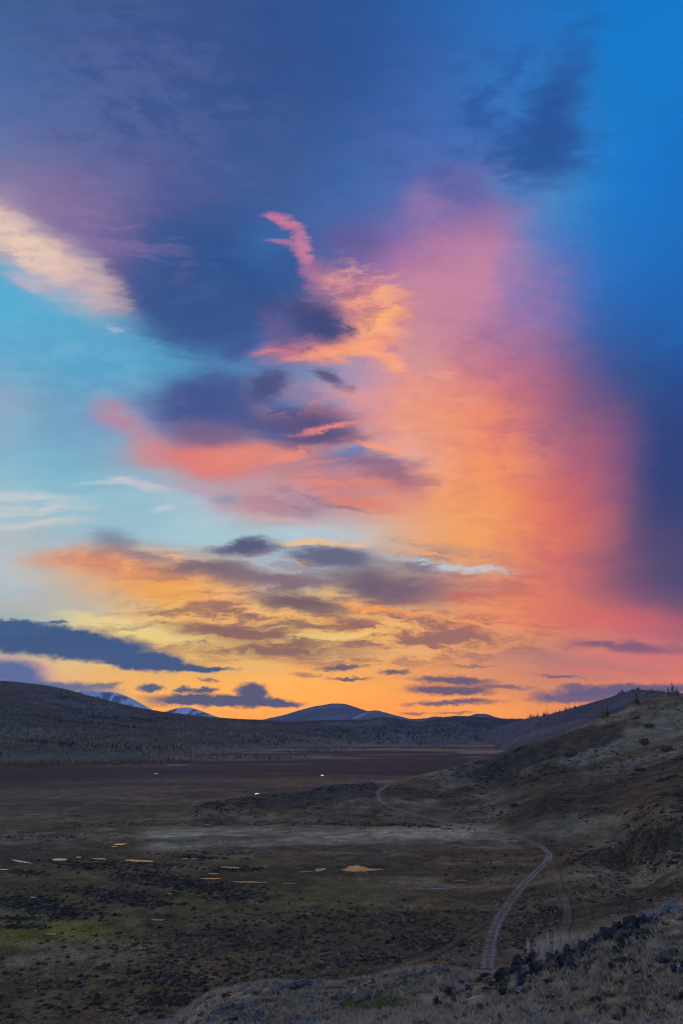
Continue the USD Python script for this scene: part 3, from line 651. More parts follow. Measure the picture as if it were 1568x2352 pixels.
PONDS = [
    ([(781, 1998), (786, 1997), (793, 1996.5), (797, 1993.5), (803, 1990), (810, 1990.6), (815, 1988.6), (824, 1989), (829, 1991.5), (836, 1991.8), (842, 1994), (852, 1995.2), (862, 1995), (872, 1996.6), (887, 1997.2), (878, 1999), (866, 1999.6), (858, 2001.4), (846, 2001.8), (838, 2003), (824, 2002.4), (812, 2003.4), (801, 2002.2), (794, 2002), (790, 2000.2)], "largest pond, a peach-coloured sheet of water beside the dark meadow"),
    (blob(735, 1998.5, 27, 7, 22, .5, -.12, 2), "small pond with ragged shore just left of the largest pond"), (blob(702, 2003, 34, 2.6, 20, .4, -.06, 3), "thin sliver of water trailing left from the ragged pond"),
    (blob(137, 1975, 34, 5.5, 22, .3, .02, 4), "grey lavender pond at the left beside dark shrubs"), (blob(50, 1980, 50, 3.6, 24, .45, .16, 5), "narrow slanting channel of water at the far left"),
    (blob(8, 1998, 20, 3, 18, .3, .02, 6), "sliver of water cut by the left picture edge"), (blob(180, 1970, 13, 2.4, 16, .3, 0, 7), "tiny pool between the lavender pond and the long channel"),
    (blob(229, 1973.6, 36, 2.2, 20, .4, .03, 8), "thin dash of water left of the long channel"), (blob(318, 1978, 68, 4.2, 26, .35, .05, 9), "long pale channel of water above the dark shrub belt"),
    (blob(276, 1940, 30, 4, 20, .45, -.05, 10), "small pool on the edge of the pale grassy swell"), (blob(262, 1945.5, 14, 1.8, 14, .3, 0, 11), "thin dash of water just below the pool by the grassy swell"),
    (blob(434, 1973.5, 38, 3.2, 20, .35, .03, 12), "bright orange pond alone on the meadow"), (blob(530, 1993.3, 54, 3.2, 22, .35, .05, 13), "flat peach pond above the dark shrub clump"),
    (blob(489, 2008, 26, 2, 18, .4, .0, 14), "thin dash of water below the flat peach pond"), (blob(482, 2019, 52, 2.6, 22, .4, .01, 15), "long thin peach pool on the brown meadow"),
    (blob(575, 2027, 82, 3.6, 30, .55, .03, 16), "ragged string of water among tussocks left of centre"), (blob(664, 2030, 40, 2.6, 22, .45, 0, 17), "thin strip of water right of the ragged string"),
    (blob(1056, 2023, 34, 1.8, 18, .3, .01, 18), "thin strip of water at the right near the track"), (blob(391, 2054, 14, 1.8, 14, .3, 0, 19), "tiny pool in the middle of the dark shrubs"),
    (blob(76, 2062, 14, 2.2, 14, .3, 0, 20), "tiny pool among shrubs near the left edge"), (blob(362, 2114, 32, 4.2, 22, .6, .04, 21), "pinkish boggy pool on the olive meadow"), (blob(118, 2147, 28, 4, 20, .6, .05, 22), "pinkish boggy pool lowest at the left"),
    (blob(475, 1895, 22, 2.4, 18, .35, 0, 23), "bright pool on the plain below the rocky spur tip"), (blob(340, 1850, 8, 1.6, 12, .3, 0, 24), "glinting speck of water left of the rocky spur"),
    (blob(590, 1824, 12, 2.6, 16, .5, -.1, 25), "bright pool just behind the rocky spur"), (blob(358, 1777.5, 10, 3.0, 16, .5, -.1, 26), "glinting pool on the far dark plain"), (blob(740, 1781, 8, 1.5, 12, .3, 0, 27), "glinting speck of water on the far plain right of centre"),
    (blob(408, 1757, 76, 4.5, 26, .4, -.02, 28), "far blue lake in front of the left forest"), ]
pond_xyz = []
gzr = gz.ravel()
for outline, label in PONDS:
    q = np.array([at_z(px, py, 0.0) for px, py in outline])
    az, r = polar(q[:, 0], q[:, 1])
    pad = math.degrees(18 / r.mean())
    m = (ga.ravel() > az.min() - pad) & (ga.ravel() < az.max() + pad) & (gr.ravel() > r.min() - 18) & (gr.ravel() < r.max() + 18)
    level = 0.0
    c = q[:, :2].mean(0)
    dd = cKDTree(np.vstack([q[:, :2], c * .5 + q[:, :2] * .5])).query(gxy[m])[0]
    f = (1 - sstep(3, 16, dd)) * sstep(2.5, .8, gzr[m])
    gzr[m] = gzr[m] * (1 - f) - .12 * f
    pond_xyz.append((q[:, :2], level))
gz = gzr.reshape(gz.shape)
height_at = RegularGridInterpolator((AZ, np.log(RR)), gz, bounds_error=False, fill_value=None)

# ---------------------------------------------------------------- what covers the land
qx, qy = project(np.stack([gx, gy, gz], -1))
front = (np.abs(ga) < 60) & (gr > 5)
n_big, n_mid, n_fine = fbm2(gx, gy, 120, 4, 21), fbm2(gx, gy, 26, 4, 22), fbm2(gx, gy, 4, 3, 23)
bands = fbm2(gx, gy, 40, 5, 24, (2.2, 1.0))
STRAW, OLIVE, BROWN, DARK, GREYGRASS, ROCK, PURPLE, PALE, GREEN = (np.array(c) for c in (
    (.31, .24, .15), (.17, .14, .05), (.18, .118, .066), (.075, .058, .042), (.33, .30, .215), (.15, .14, .12), (.125, .088, .10), (.36, .29, .21), (.15, .155, .04)))
col = np.ones(gx.shape + (3,)) * BROWN
col = mixc(col, OLIVE, sstep(.5, .66, bands) * .4)
col = mixc(col, STRAW, sstep(.52, .62, fbm2(gx, gy, 18, 6, 37, (2.2, 1))) * .6)
col = mixc(col, DARK, sstep(.5, .6, fbm2(gx, gy, 22, 6, 25, (2.2, 1))) * .7)
far = sstep(520, 900, gr)
fc = np.ones_like(col) * np.array((.205, .135, .09))
fc = mixc(fc, PALE * .8, sstep(.50, .58, fbm2(gx, gy, 70, 6, 26, (3.2, .9))) * .9)
fc = mixc(fc, DARK * 1.2, sstep(.49, .56, fbm2(gx, gy, 60, 6, 27, (3, .9))) * .85)
fc = mixc(fc, PURPLE * .45, sstep(830, 1000, gr) * sstep(.60, .5, fbm2(gx, gy, 190, 5, 28, (2.4, 1))) * .92)
fc = mixc(fc, PALE * .9, sstep(1300, 1600, gr) * sstep(.5, .58, fbm2(gx, gy, 130, 5, 29, (2.6, 1))) * .8)
col = mixc(col, fc, far)
# meadow strip with the ponds: olive wet ground
wet = np.exp(-((qy - 2055) / 62) ** 2) * sstep(1050, 780, qx) * (gr > 150)
col = mixc(col, mixc(np.ones_like(col) * OLIVE * .85, GREEN, sstep(.58, .7, n_mid) * .5), wet * .6)
pd = np.full(len(gxy), 1e3)
win2 = (np.abs(ga.ravel()) < 30) & (gr.ravel() > 120) & (gr.ravel() < 1200)
pd[win2] = cKDTree(np.vstack([np.vstack([q, (q + np.roll(q, 1, 0)) / 2]) for q, _ in pond_xyz])).query(gxy[win2])[0]
margin = (1 - sstep(2, 9, pd.reshape(gx.shape) + 5 * (n_mid - .5)))
col = mixc(col, np.array((.085, .075, .035)), margin * .85)
wet2 = np.exp(-((qy - 2140) / 30) ** 2) * sstep(420, 150, qx) * (gr > 110)
col = mixc(col, np.array((.27, .215, .04)), wet2 * .85)
for cx_, cy_, w_, h_ in ((820, 2079, 40, 4), (700, 2063, 50, 4), (1000, 2084, 60, 4), (800, 2093, 34, 3), (60, 2112, 130, 7), (230, 2118, 150, 8)):
    col = mixc(col, np.array((.23, .21, .05)), np.exp(-((qx - cx_) / w_) ** 2 - ((qy - cy_) / h_) ** 2) * (gr > 120) * (.55 + .9 * (n_mid - .5)).clip(0, 1))
# pale grassy swell below the spur
swell = np.exp(-(np.abs((qy - 1925 + .012 * (qx - 700)) / 24) ** 3)) * sstep(290, 380, qx) * sstep(1230, 1060, qx) * (gr > 250)
col = mixc(col, np.array((.50, .42, .29)) * (.95 + 3.2 * (fbm2(gx, gy, 26, 5, 38, (2.4, .8)) - .5))[..., None].clip(.35, 1.35), swell * .9)
# uplands: grey dry grass, heath and rock
up = sstep(2.0, 7.0, gz) * (gr > 110) * (gr < 1500)
uc = np.ones_like(col) * GREYGRASS * .74
uc = mixc(uc, BROWN * .8, sstep(.44, .6, fbm2(gx, gy, 26, 5, 35, (3.2, .8))) * .8)
uc = mixc(uc, STRAW * 1.1, sstep(.55, .66, fbm2(gx, gy, 20, 5, 36, (3.4, .8))) * .6)
uc = mixc(uc, BROWN * .85, sstep(.46, .62, n_mid) * .75)
uc = mixc(uc, STRAW, sstep(.56, .68, n_big) * .5)
lee = sstep(.0, .35, -np.gradient(gz, axis=0) / (np.radians(np.gradient(ga, axis=0)) * gr)) if False else 0
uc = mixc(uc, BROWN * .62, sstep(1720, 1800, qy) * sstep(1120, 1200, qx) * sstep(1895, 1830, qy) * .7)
uc = mixc(uc, DARK, sstep(.49, .58, fbm2(gx, gy, 34, 6, 30, (1.9, .9))) * .85)
crag = np.exp(-(((qx - 1150) / 130) ** 2 + ((qy - 1772) / 36) ** 2)) + .9 * np.exp(-(((qx - 1530) / 110) ** 2 + ((qy - 1935) / 42) ** 2))
uc = mixc(uc, ROCK * .42, np.clip(crag * 1.2 * (gr > 200), 0, 1) * sstep(.36, .56, fbm2(gx, gy, 16, 4, 31)))
uc = mixc(uc, ROCK * .55, spur * sstep(.5, .62, fbm2(gx, gy, 13, 4, 32, (2, 1))) * .9)
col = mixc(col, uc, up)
# knoll in front
kn = (1 - sstep(60, 90, gr))
kc = mixc(np.ones_like(col) * np.array((.44, .34, .22)), np.array((.28, .235, .17)), sstep(.42, .6, fbm2(gx, gy, 2.2, 4, 33)))
kc = mixc(kc, np.array((.22, .235, .21)), sstep(.56, .66, fbm2(gx, gy, 1.1, 4, 34)) * .7)
kc = mixc(kc, np.array((.17, .16, .055)), np.exp(-(((qx - 860) / 100) ** 2 + ((qy - 2310) / 18) ** 2)) * .8)
col = mixc(col, kc, kn)
col = mixc(col, STRAW * .8, trackness.reshape(gx.shape) * .35)
col = col * (1 + .5 * (n_fine - .5))[..., None]
cover_rgb = np.clip(col * np.array((1.15, .98, .74)), .012, .62)

na, nr = gx.shape
i, j = np.meshgrid(np.arange(na - 1), np.arange(nr - 1), indexing="ij")
quads = np.stack([i * nr + j, i * nr + j + 1, (i + 1) * nr + j + 1, (i + 1) * nr + j], -1).reshape(-1, 4)
gv = np.stack([gx, gy, gz], -1).reshape(-1, 3)
cap = np.array([[0, 0, float(gz[:, 0].mean())]])
cap_f = np.stack([np.full(na - 1, len(gv)), np.arange(na - 1) * nr, (np.arange(na - 1) + 1) * nr], -1)
tri = np.vstack([quads[:, [0, 2, 1]], quads[:, [0, 3, 2]], cap_f[:, [0, 2, 1]]])
if np.cross(gv[tri[5000, 1]] - gv[tri[5000, 0]], gv[tri[5000, 2]] - gv[tri[5000, 0]])[2] < 0:
    tri = tri[:, ::-1]


def land_material(name, scales, bump, spread=.35, rough=.95):
    n = {"geo": ("geometry", {}), "att": ("attribute", {"attribute": "cover"}),
         "n1": ("noise_texture", {"scale": scales[0], "detail": 9.0, "roughness": .72}), "n2": ("noise_texture", {"scale": scales[1], "detail": 5.0, "roughness": .6}),
         "r1": ("map_range", {"from_min": .3, "from_max": .7, "to_min": 1 - spread, "to_max": 1 + spread, "clamp": True}),
         "r2": ("map_range", {"from_min": .3, "from_max": .7, "to_min": 1 - spread, "to_max": 1 + spread, "clamp": True}),
         "m": ("math", {"math_type": "multiply"}), "s": ("vector_math", {"math_type": "scale"}),
         "h": ("math", {"math_type": "add"}), "b": ("bump", {"strength": 1.0, "distance": bump}),
         "p": ("principled_bsdf", {"roughness": rough, "specular_ior_level": 0.04, "diffuse_roughness": .6})}
    l = [("geo.position", "n1.vector"), ("geo.position", "n2.vector"), ("n1.fac", "r1.value"), ("n2.fac", "r2.value"), ("r1.result", "m.value1"), ("r2.result", "m.value2"),
         ("att.color", "s.vector1"), ("m.value", "s.scale"), ("s.vector", "p.base_color"), ("n1.fac", "h.value1"), ("n2.fac", "h.value2"), ("h.value", "b.height"), ("b.normal", "p.normal")]
    return usdkit.material(stage, f"/World/Looks/{name}", n, l, surface="p.BSDF")


land = land_material("dry_grassland", (.10, 1.1), .3, .62)
tag(obj("ground", (np.vstack([gv, cap]), tri), land, smooth=True, col=np.vstack([cover_rgb.reshape(-1, 3), [[.2, .16, .1]]])), "dry autumn grassland and boggy valley floor with hills", kind="structure")

cover_at = RegularGridInterpolator((AZ, np.log(RR)), cover_rgb, bounds_error=False, fill_value=None)
# tracks
track_mat = land_material("track_dirt", (.45, 3.0), .1, .55)
for (pts, half, wear, label, name), xy in zip(TRACKS, courses):
    zs = np.convolve(np.pad(smooth_z[id(xy)], 4, "edge"), np.ones(9) / 9, "valid")
    t = np.gradient(xy, axis=0)
    t /= np.linalg.norm(t, axis=1, keepdims=True)
    nrm = np.stack([t[:, 1], -t[:, 0]], -1)
    u = np.array([-1.5, -1.0, -.78, -.62, -.42, -.26, 0, .26, .42, .62, .78, 1.0, 1.5])
    prof = np.array([-.75, .02, .03, -.06, -.07, .0, .05, .0, -.07, -.06, .03, .02, -.75])
    rut = np.array([0, .1, .45, 1, 1, .45, .1, .45, 1, 1, .45, .1, 0])
    wob = 1 + .5 * (fbm2(np.arange(len(xy)) * 1.5, 0 * xy[:, 0], 12, 4, 41) - .5)
    v = np.concatenate([xy[:, None] + nrm[:, None] * (u[None, :, None] * half * wob[:, None, None]), (zs[:, None] + prof[None])[..., None]], -1)
    c_rut = np.array((.34, .305, .255))
    side = cover_at(np.stack([*polar(v[..., 0], v[..., 1])], -1) * [1, 0] + np.log(polar(v[..., 0], v[..., 1])[1])[..., None] * [0, 1])
    c_grass = side * 1.05
    patch = np.clip(rut[None] * (.7 + 1.5 * (fbm2(np.arange(len(xy))[:, None] * 1.5 + 0 * v[..., 0], u[None] * half * 9 + 0 * v[..., 0], 16, 4, 42) - .5)), 0, 1) * wear * (.62 + .38 * sstep(.38, .55, fbm2(v[..., 0], v[..., 1], 22, 4, 43)))
    c = c_grass * (1 - patch[..., None]) + c_rut * patch[..., None]
    m_, k_ = len(xy), len(u)
    a, b = np.meshgrid(np.arange(m_ - 1), np.arange(k_ - 1), indexing="ij")
    f = np.stack([a * k_ + b, a * k_ + b + 1, (a + 1) * k_ + b + 1, (a + 1) * k_ + b], -1).reshape(-1, 4)
    vv = v.reshape(-1, 3)
    if np.cross(vv[f[0, 1]] - vv[f[0, 0]], vv[f[0, 2]] - vv[f[0, 0]])[2] < 0:
        f = f[:, ::-1]
    tag(obj(name, (vv, f), track_mat, smooth=True, col=c.reshape(-1, 3)), label, kind="structure")

# ponds
water = usdkit.material(stage, "/World/Looks/still_water", {
    "geo": ("geometry", {}), "n": ("noise_texture", {"scale": 1.2, "detail": 3.0}), "b": ("bump", {"strength": .06, "distance": .05}),
    "p": ("principled_bsdf", {"base_color": (.02, .02, .018), "roughness": .06, "ior": 1.33, "specular_ior_level": .5})},
    [("geo.position", "n.vector"), ("n.fac", "b.height"), ("b.normal", "p.normal")], surface="p.BSDF")
matte_water = usdkit.material(stage, "/World/Looks/matte_blue_water", {  # dull blue-grey matte surface of the far lake
    "geo": ("geometry", {}), "n": ("noise_texture", {"scale": .05, "detail": 5.0}), "r": ("rgb_ramp", {"ramp": [(.4, (.07, .075, .085)), (.6, (.17, .21, .27))]}),
    "p": ("principled_bsdf", {"roughness": .7, "specular_ior_level": .3})}, [("geo.position", "n.vector"), ("n.fac", "r.fac"), ("r.color", "p.base_color")], surface="p.BSDF")
import shapely.geometry as sg
for (xy, level), (outline, label) in zip(pond_xyz, PONDS):
    poly = sg.Polygon(xy).buffer(0)
    poly = max(getattr(poly, "geoms", [poly]), key=lambda q: q.area)
    m = trimesh.creation.extrude_polygon(poly, .12, engine="earcut")
    m.apply_translation((0, 0, level - .08))
    tag(obj("pond", m, matte_water if "far blue" in label else water), label, kind="structure")

# ---------------------------------------------------------------- mountains and hills beyond the valley
RIDGES = []
rough_land = land_material("mountain_ground", (.03, .15), 4.0, .28)


def ridge(name, label, crest, foot, d_crest, paint, relief, detail, lo, hi, n_az, n_t, seed, back=.7, power=1.35, lump=.0):
    """A ridge from a line of crest points and a line of foot points of the photograph; d_crest: metres to the crest at either end."""
    ca_, cz_, cd_ = [], [], np.linspace(d_crest[0], d_crest[1], len(crest))
    for (px, py), d in zip(crest, cd_):
        p = at_d(px, py, d)
        ca_.append(polar(p[0], p[1])[0]); cz_.append(p[2])
    fa_, fr_ = [], []
    for px, py in foot:
        p = at_z(px, py) if py < 2400 else at_d(px, 1690, py)
        a_, r_ = polar(p[0], p[1])
        fa_.append(a_); fr_.append(r_)
    az = np.linspace(lo, hi, n_az)
    t = np.concatenate([np.linspace(0, 1, n_t), np.linspace(1, 1 + back, n_t // 4)[1:]])
    A, T = np.meshgrid(az, t, indexing="ij")
    cz, cd, fr = (PchipInterpolator(np.array(a_), np.array(v_), extrapolate=False)(np.clip(az, a_[0], a_[-1]))[:, None] for a_, v_ in ((ca_, cz_), (ca_, cd_), (fa_, fr_)))
    R = fr + T * (cd - fr)
    X, Y = R * np.sin(np.radians(A)), R * np.cos(np.radians(A))
    prof = np.where(T <= 1, np.clip(T, 0, 1) ** power, np.clip(1 - (T - 1) / back, 0, 1) ** .8)
    Z = cz * prof
    n1 = fbm2(X, Y, relief[0], 5, seed)
    n2 = 1 - np.abs(fbm2(X, Y, relief[2], 5, seed + 1) * 2 - 1) * 2
    w = np.clip(T, 0, 1) * np.clip(1.25 - T, 0, 1) * 3.2
    Z = Z + np.where(T <= 1, w, .3) * ((n1 - .5) * relief[1] + (n2 - .2) * relief[3]) * np.clip(cz / 60, 0, 1)
    Z = Z + (fbm2(X, Y, detail[0], 4, seed + 2) - .5) * detail[1] * np.clip(T * 4, 0, 1)
    # keep the front from hiding behind a bulge higher than the crest's own line of sight
    sight = CAM_H + (cz - CAM_H) / cd * R - np.clip(1 - T, 0, 1) * 1.0
    Z = np.where(T <= 1, np.minimum(Z, np.maximum(sight + lump, cz * prof * .9)), Z)
    Z = np.where(T <= 0, -3.0, Z)
    col_ = np.clip(paint(X, Y, Z, T, A), .01, .85)
    a_, b_ = np.meshgrid(np.arange(n_az - 1), np.arange(len(t) - 1), indexing="ij")
    k = len(t)
    f = np.stack([a_ * k + b_, (a_ + 1) * k + b_, (a_ + 1) * k + b_ + 1, a_ * k + b_ + 1], -1).reshape(-1, 4)
    v = np.stack([X, Y, Z], -1).reshape(-1, 3)
    if np.cross(v[f[:, 1]] - v[f[:, 0]], v[f[:, 2]] - v[f[:, 0]])[:, 2].mean() < 0:
        f = f[:, ::-1]
    tag(obj(name, (v, f), rough_land, smooth=True, col=col_.reshape(-1, 3)), label, kind="structure")
    RIDGES.append((v, col_.reshape(-1, 3), n_az, k))
    at = RegularGridInterpolator((az, t), np.stack([X, Y, Z], -1), bounds_error=False, fill_value=None)
    at.paint = RegularGridInterpolator((az, t), T, bounds_error=False, fill_value=None)
    return at


def ones(X, c):
    return np.ones(X.shape + (3,)) * np.array(c)


def paint_left(X, Y, Z, T, A):
    c = ones(X, (.22, .16, .105))
    c = mixc(c, (.15, .135, .085), sstep(.45, .6, fbm2(X, Y, 700, 4, 51, (1, .5))))
    c = mixc(c, (.25, .175, .115), sstep(.5, .65, fbm2(X, Y, 400, 4, 52)) * .8)
    c = mixc(c, (.15, .12, .105), sstep(.72, .95, T))
    return mixc(c, (.6, .62, .66), sstep(.93, .97, T) * sstep(.62, .68, fbm2(X, Y, 220, 4, 53)) * sstep(-18, -24, A))


def paint_bare(X, Y, Z, T, A):
    c = ones(X, (.165, .125, .11))
    c = mixc(c, (.10, .08, .07), sstep(.45, .62, fbm2(X, Y, 260, 5, 54)))
    return mixc(c, (.23, .19, .15), sstep(.5, .62, fbm2(X, Y, 160, 4, 55)) * sstep(.6, .1, T))


def paint_snow(X, Y, Z, T, A):
    r = fbm2(A * 2.6 - T * 6, T * 1.6, 1.0, 6, 56)
    c = mixc(ones(X, (.2, .2, .23)), (.74, .76, .8), sstep(.39, .48, r + .3 * (T - .86)))
    return mixc(c, (.76, .78, .82), sstep(.9, .99, T) * .8)


def paint_violet(X, Y, Z, T, A):
    c = mixc(ones(X, (.19, .175, .19)), (.13, .125, .135), sstep(.42, .6, fbm2(X, Y, 420, 5, 57)))
    return mixc(c, (.55, .56, .6), sstep(.66, .88, T) * sstep(.44, .56, fbm2(X, Y, 300, 6, 58, (1.6, .6))) * np.exp(-((A - .45) / 2.2) ** 2) * .9)


ridge("snowy_mountain", "snow-streaked blue mountain behind the left forested slope", [(100, 1640), (150, 1612), (172, 1594), (195, 1587), (230, 1589), (262, 1591), (290, 1599), (318, 1613), (345, 1628), (372, 1641), (420, 1660)], [(60, 6000), (450, 6000)], (8300, 8300), paint_snow, (420, 40, 520, 60), (100, 16), -22.5, -10.5, 240, 90, 61)
ridge("snowy_mountain", "smaller pale snowy peak right of the first snow-streaked mountain", [(300, 1665), (350, 1644), (385, 1633), (408, 1627), (430, 1625), (455, 1631), (480, 1640), (505, 1649), (560, 1664)], [(300, 6200), (560, 6200)], (8500, 8500), paint_snow, (420, 26, 520, 40), (100, 12), -16.5, -7, 180, 80, 71)
ridge("mountain", "violet mountain with a dusting of snow on its summit in the centre", [(520, 1664), (560, 1657), (600, 1654), (640, 1646), (690, 1631), (728, 1622), (746, 1619.5), (764, 1616), (786, 1616.5), (802, 1620), (820, 1626), (845, 1634), (900, 1650), (980, 1668)], [(500, 4900), (1000, 4900)], (7000, 7000), paint_violet, (900, 70, 700, 50), (220, 22), -10, 7, 260, 90, 81)
ridge("mountain", "purple rounded hill right of the snow-dusted summit", [(720, 1672), (770, 1660), (810, 1647), (845, 1634), (862, 1632), (885, 1637), (910, 1644), (950, 1652), (975, 1650), (1000, 1646), (1030, 1650), (1070, 1662), (1120, 1672)], [(700, 4700), (1130, 4700)], (6000, 6000), paint_violet, (600, 40, 500, 30), (160, 12), -3, 12.5, 240, 80, 91)
ridge("mountain", "small distant blue hump right of centre on the skyline", [(1000, 1668), (1040, 1655), (1075, 1646), (1095, 1640), (1112, 1640), (1140, 1648), (1180, 1654), (1240, 1656), (1330, 1660), (1420, 1668)], [(1000, 5600), (1450, 5600)], (7800, 7800), paint_violet, (700, 30, 600, 30), (200, 12), 7, 23, 220, 70, 101)
left = ridge("forested_mountain", "long dark forested mountainside descending from the left edge", [(-420, 1535), (-200, 1555), (0, 1567), (50, 1571), (100, 1577), (160, 1589), (200, 1600), (260, 1617), (330, 1632), (400, 1643), (480, 1651), (560, 1656), (640, 1660), (720, 1666), (800, 1674), (860, 1690), (920, 1712)],
             [(-420, 1754), (0, 1751), (200, 1748), (400, 1739), (560, 1728), (700, 1716), (940, 1712)], (5200, 5200), paint_left, (900, 110, 620, 70), (120, 9), -34, 5.0, 560, 200, 111)
hills = ridge("wooded_hills", "low wooded hills along the far side of the valley", [(520, 1676), (600, 1671), (660, 1666), (700, 1661), (770, 1659), (840, 1658), (878, 1652), (915, 1656), (960, 1663), (1010, 1654), (1050, 1650), (1100, 1652), (1160, 1657), (1220, 1655), (1300, 1662), (1420, 1674)],
              [(500, 1720), (600, 1718), (700, 1715), (850, 1713), (1000, 1713), (1090, 1706), (1200, 1696), (1440, 1692)], (4800, 4300), paint_bare, (380, 60, 300, 34), (90, 7), -10, 23, 460, 150, 121)
right = ridge("bare_ridge", "bare violet-grey ridge with a tree-lined crest behind the near right hill", [(1080, 1688), (1130, 1674), (1180, 1661), (1215, 1652), (1245, 1647), (1290, 1634), (1340, 1620), (1400, 1602), (1435, 1590), (1460, 1585), (1500, 1587), (1540, 1592), (1568, 1597), (1680, 1612), (1800, 1640)],
              [(1060, 1699), (1110, 1706), (1160, 1722), (1200, 1736), (1300, 1750), (1800, 1752)], (3300, 2200), paint_bare, (330, 26, 260, 22), (60, 4), 10.5, 33, 380, 150, 131)

# ---------------------------------------------------------------- trees
def plain_mat(name, c, c2=None, rough=.9, scale=3.0, random=.25, translucent=0.0, bump=0.0):
    c = np.asarray(c, float)
    c2 = c * .6 if c2 is None else np.asarray(c2, float)
    n = {"tc": ("texture_coordinate", {}), "n": ("noise_texture", {"scale": scale, "detail": 5.0, "roughness": .6}), "oi": ("object_info", {}),
         "r": ("rgb_ramp", {"ramp": [(.3, tuple(c2)), (.7, tuple(c))]}), "mr": ("map_range", {"from_min": 0.0, "from_max": 1.0, "to_min": 1 - random, "to_max": 1 + random}),
         "s": ("vector_math", {"math_type": "scale"}), "p": ("principled_bsdf", {"roughness": rough, "specular_ior_level": .05})}
    l = [("tc.object", "n.vector"), ("n.fac", "r.fac"), ("oi.random", "mr.value"), ("r.color", "s.vector1"), ("mr.result", "s.scale"), ("s.vector", "p.base_color")]
    out = "p.BSDF"
    if bump:
        n["b"] = ("bump", {"strength": 1.0, "distance": bump})
        l += [("n.fac", "b.height"), ("b.normal", "p.normal")]
    if translucent:
        n["t"], n["mx"] = ("translucent_bsdf", {}), ("mix_closure", {"fac": translucent})
        l += [("s.vector", "t.color"), ("p.BSDF", "mx.closure1"), ("t.BSDF", "mx.closure2")]
        out = "mx.closure"
    return usdkit.material(stage, f"/World/Looks/{name}", n, l, surface=out)


BARK = plain_mat("bark", (.07, .055, .045), scale=6, bump=.02)
LARCH_GOLD = plain_mat("golden_larch_needles", (.62, .39, .075), (.42, .26, .06), translucent=.2, scale=1.2)
LARCH_RUST = plain_mat("rusty_larch_needles", (.50, .27, .11), (.36, .20, .085), translucent=.15, scale=1.0, random=.35)
LARCH_OLIVE = plain_mat("olive_larch_needles", (.38, .33, .14), (.27, .24, .105), translucent=.15, scale=1.0, random=.35)
SPRUCE = plain_mat("dark_conifer_needles", (.075, .08, .045), (.05, .055, .035), scale=1.0, random=.3)


def tri_cloud(centres, dirs, sizes, seed):
    """Leaf sprays: two crossed ragged triangles at every centre, pointing along dirs."""
    rg = np.random.default_rng(seed)
    v, n = [], len(centres)
    d = dirs / (np.linalg.norm(dirs, axis=1, keepdims=True) + 1e-9)
    for k in range(2):
        side = np.cross(d, rg.normal(size=(n, 3)))
        side /= np.linalg.norm(side, axis=1, keepdims=True) + 1e-9
        a = centres - d * sizes[:, None] * .5 + side * sizes[:, None] * .42
        b = centres - d * sizes[:, None] * .5 - side * sizes[:, None] * .42
        c = centres + d * sizes[:, None] * rg.uniform(.6, 1.0, (n, 1))
        v.append(np.stack([a, b, c], 1))
    v = np.concatenate(v).reshape(-1, 3)
    return v, np.arange(len(v)).reshape(-1, 3)


def tree_meshes(seed, sprays, width=.2, base=.16, ragged=.35):
    """A conifer one metre tall: (trunk with limbs, crown of needle sprays)."""
    rg = np.random.default_rng(seed)
    rings = 5
    tv, tf = [], []
    for k in range(rings):
        t = k / (rings - 1)
        ang = np.arange(5) * 2 * math.pi / 5
        rad = .018 * (1 - .88 * t)
        tv.append(np.stack([np.cos(ang) * rad + .012 * math.sin(3 * t + seed), np.sin(ang) * rad + .01 * math.sin(2 * t), np.full(5, t * .97 - .03)], -1))
    for k in range(rings - 1):
        for q in range(5):
            a, b = k * 5 + q, k * 5 + (q + 1) % 5
            tf += [[a, b, b + 5], [a, b + 5, a + 5]]
    tv = np.concatenate(tv)
    limbs = []
    z = base + (1 - base) * rg.beta(1.1, 1.5, sprays)
    ang = rg.uniform(0, 2 * math.pi, sprays)
    reach = width * (1 - (z - base) / (1 - base)) ** .8 * (1 + ragged * (meshkit.fbm(np.stack([np.cos(ang) * 1.5 + seed, np.sin(ang) * 1.5, z * 6], -1), 3, seed) - .5) * 3)
    rad = np.clip(reach, .01, 1) * rg.uniform(.25, 1.0, sprays) ** .6
    c = np.stack([np.cos(ang) * rad, np.sin(ang) * rad, z + .02 * rg.normal(size=sprays) - .15 * rad], -1)
    d = np.stack([np.cos(ang), np.sin(ang), rg.uniform(-.35, .5, sprays)], -1)
    size = (.055 + .10 * (1 - z)) * rg.uniform(.7, 1.35, sprays) * (60 / sprays) ** .28
    crown = tri_cloud(c, d, size, seed)
    lv, lf = [], []
    for k in range(min(14, sprays // 5)):
        a = np.array([0, 0, z[k] - .03])
        b = c[k] * .95
        s = np.cross(b - a, [0, 0, 1.0]); s /= np.linalg.norm(s) + 1e-9
        n0 = len(tv) + len(lv)
        lv += [a + s * .005, a - s * .005, b, a + np.array([0, 0, .008])]
        lf += [[n0, n0 + 1, n0 + 2], [n0, n0 + 3, n0 + 2]]
    return (np.vstack([tv, np.array(lv)]) if lv else tv, np.array(tf + lf)), crown


def tree_thing(name, seed, mat, label, loc, height, group=None, width=.2, sprays=150, rot=0, base=.16):
    x = thing(name, label, "tree", loc, rot, (height,) * 3, group)
    tr, cr = tree_meshes(seed, sprays, width, base)
    obj("trunk", tr, BARK, str(x.GetPath()))
    obj("crown", cr, mat, str(x.GetPath()))
    return x


def joined(tr, cr):
    return np.vstack([tr[0], cr[0]]), np.vstack([tr[1], cr[1] + len(tr[0])])


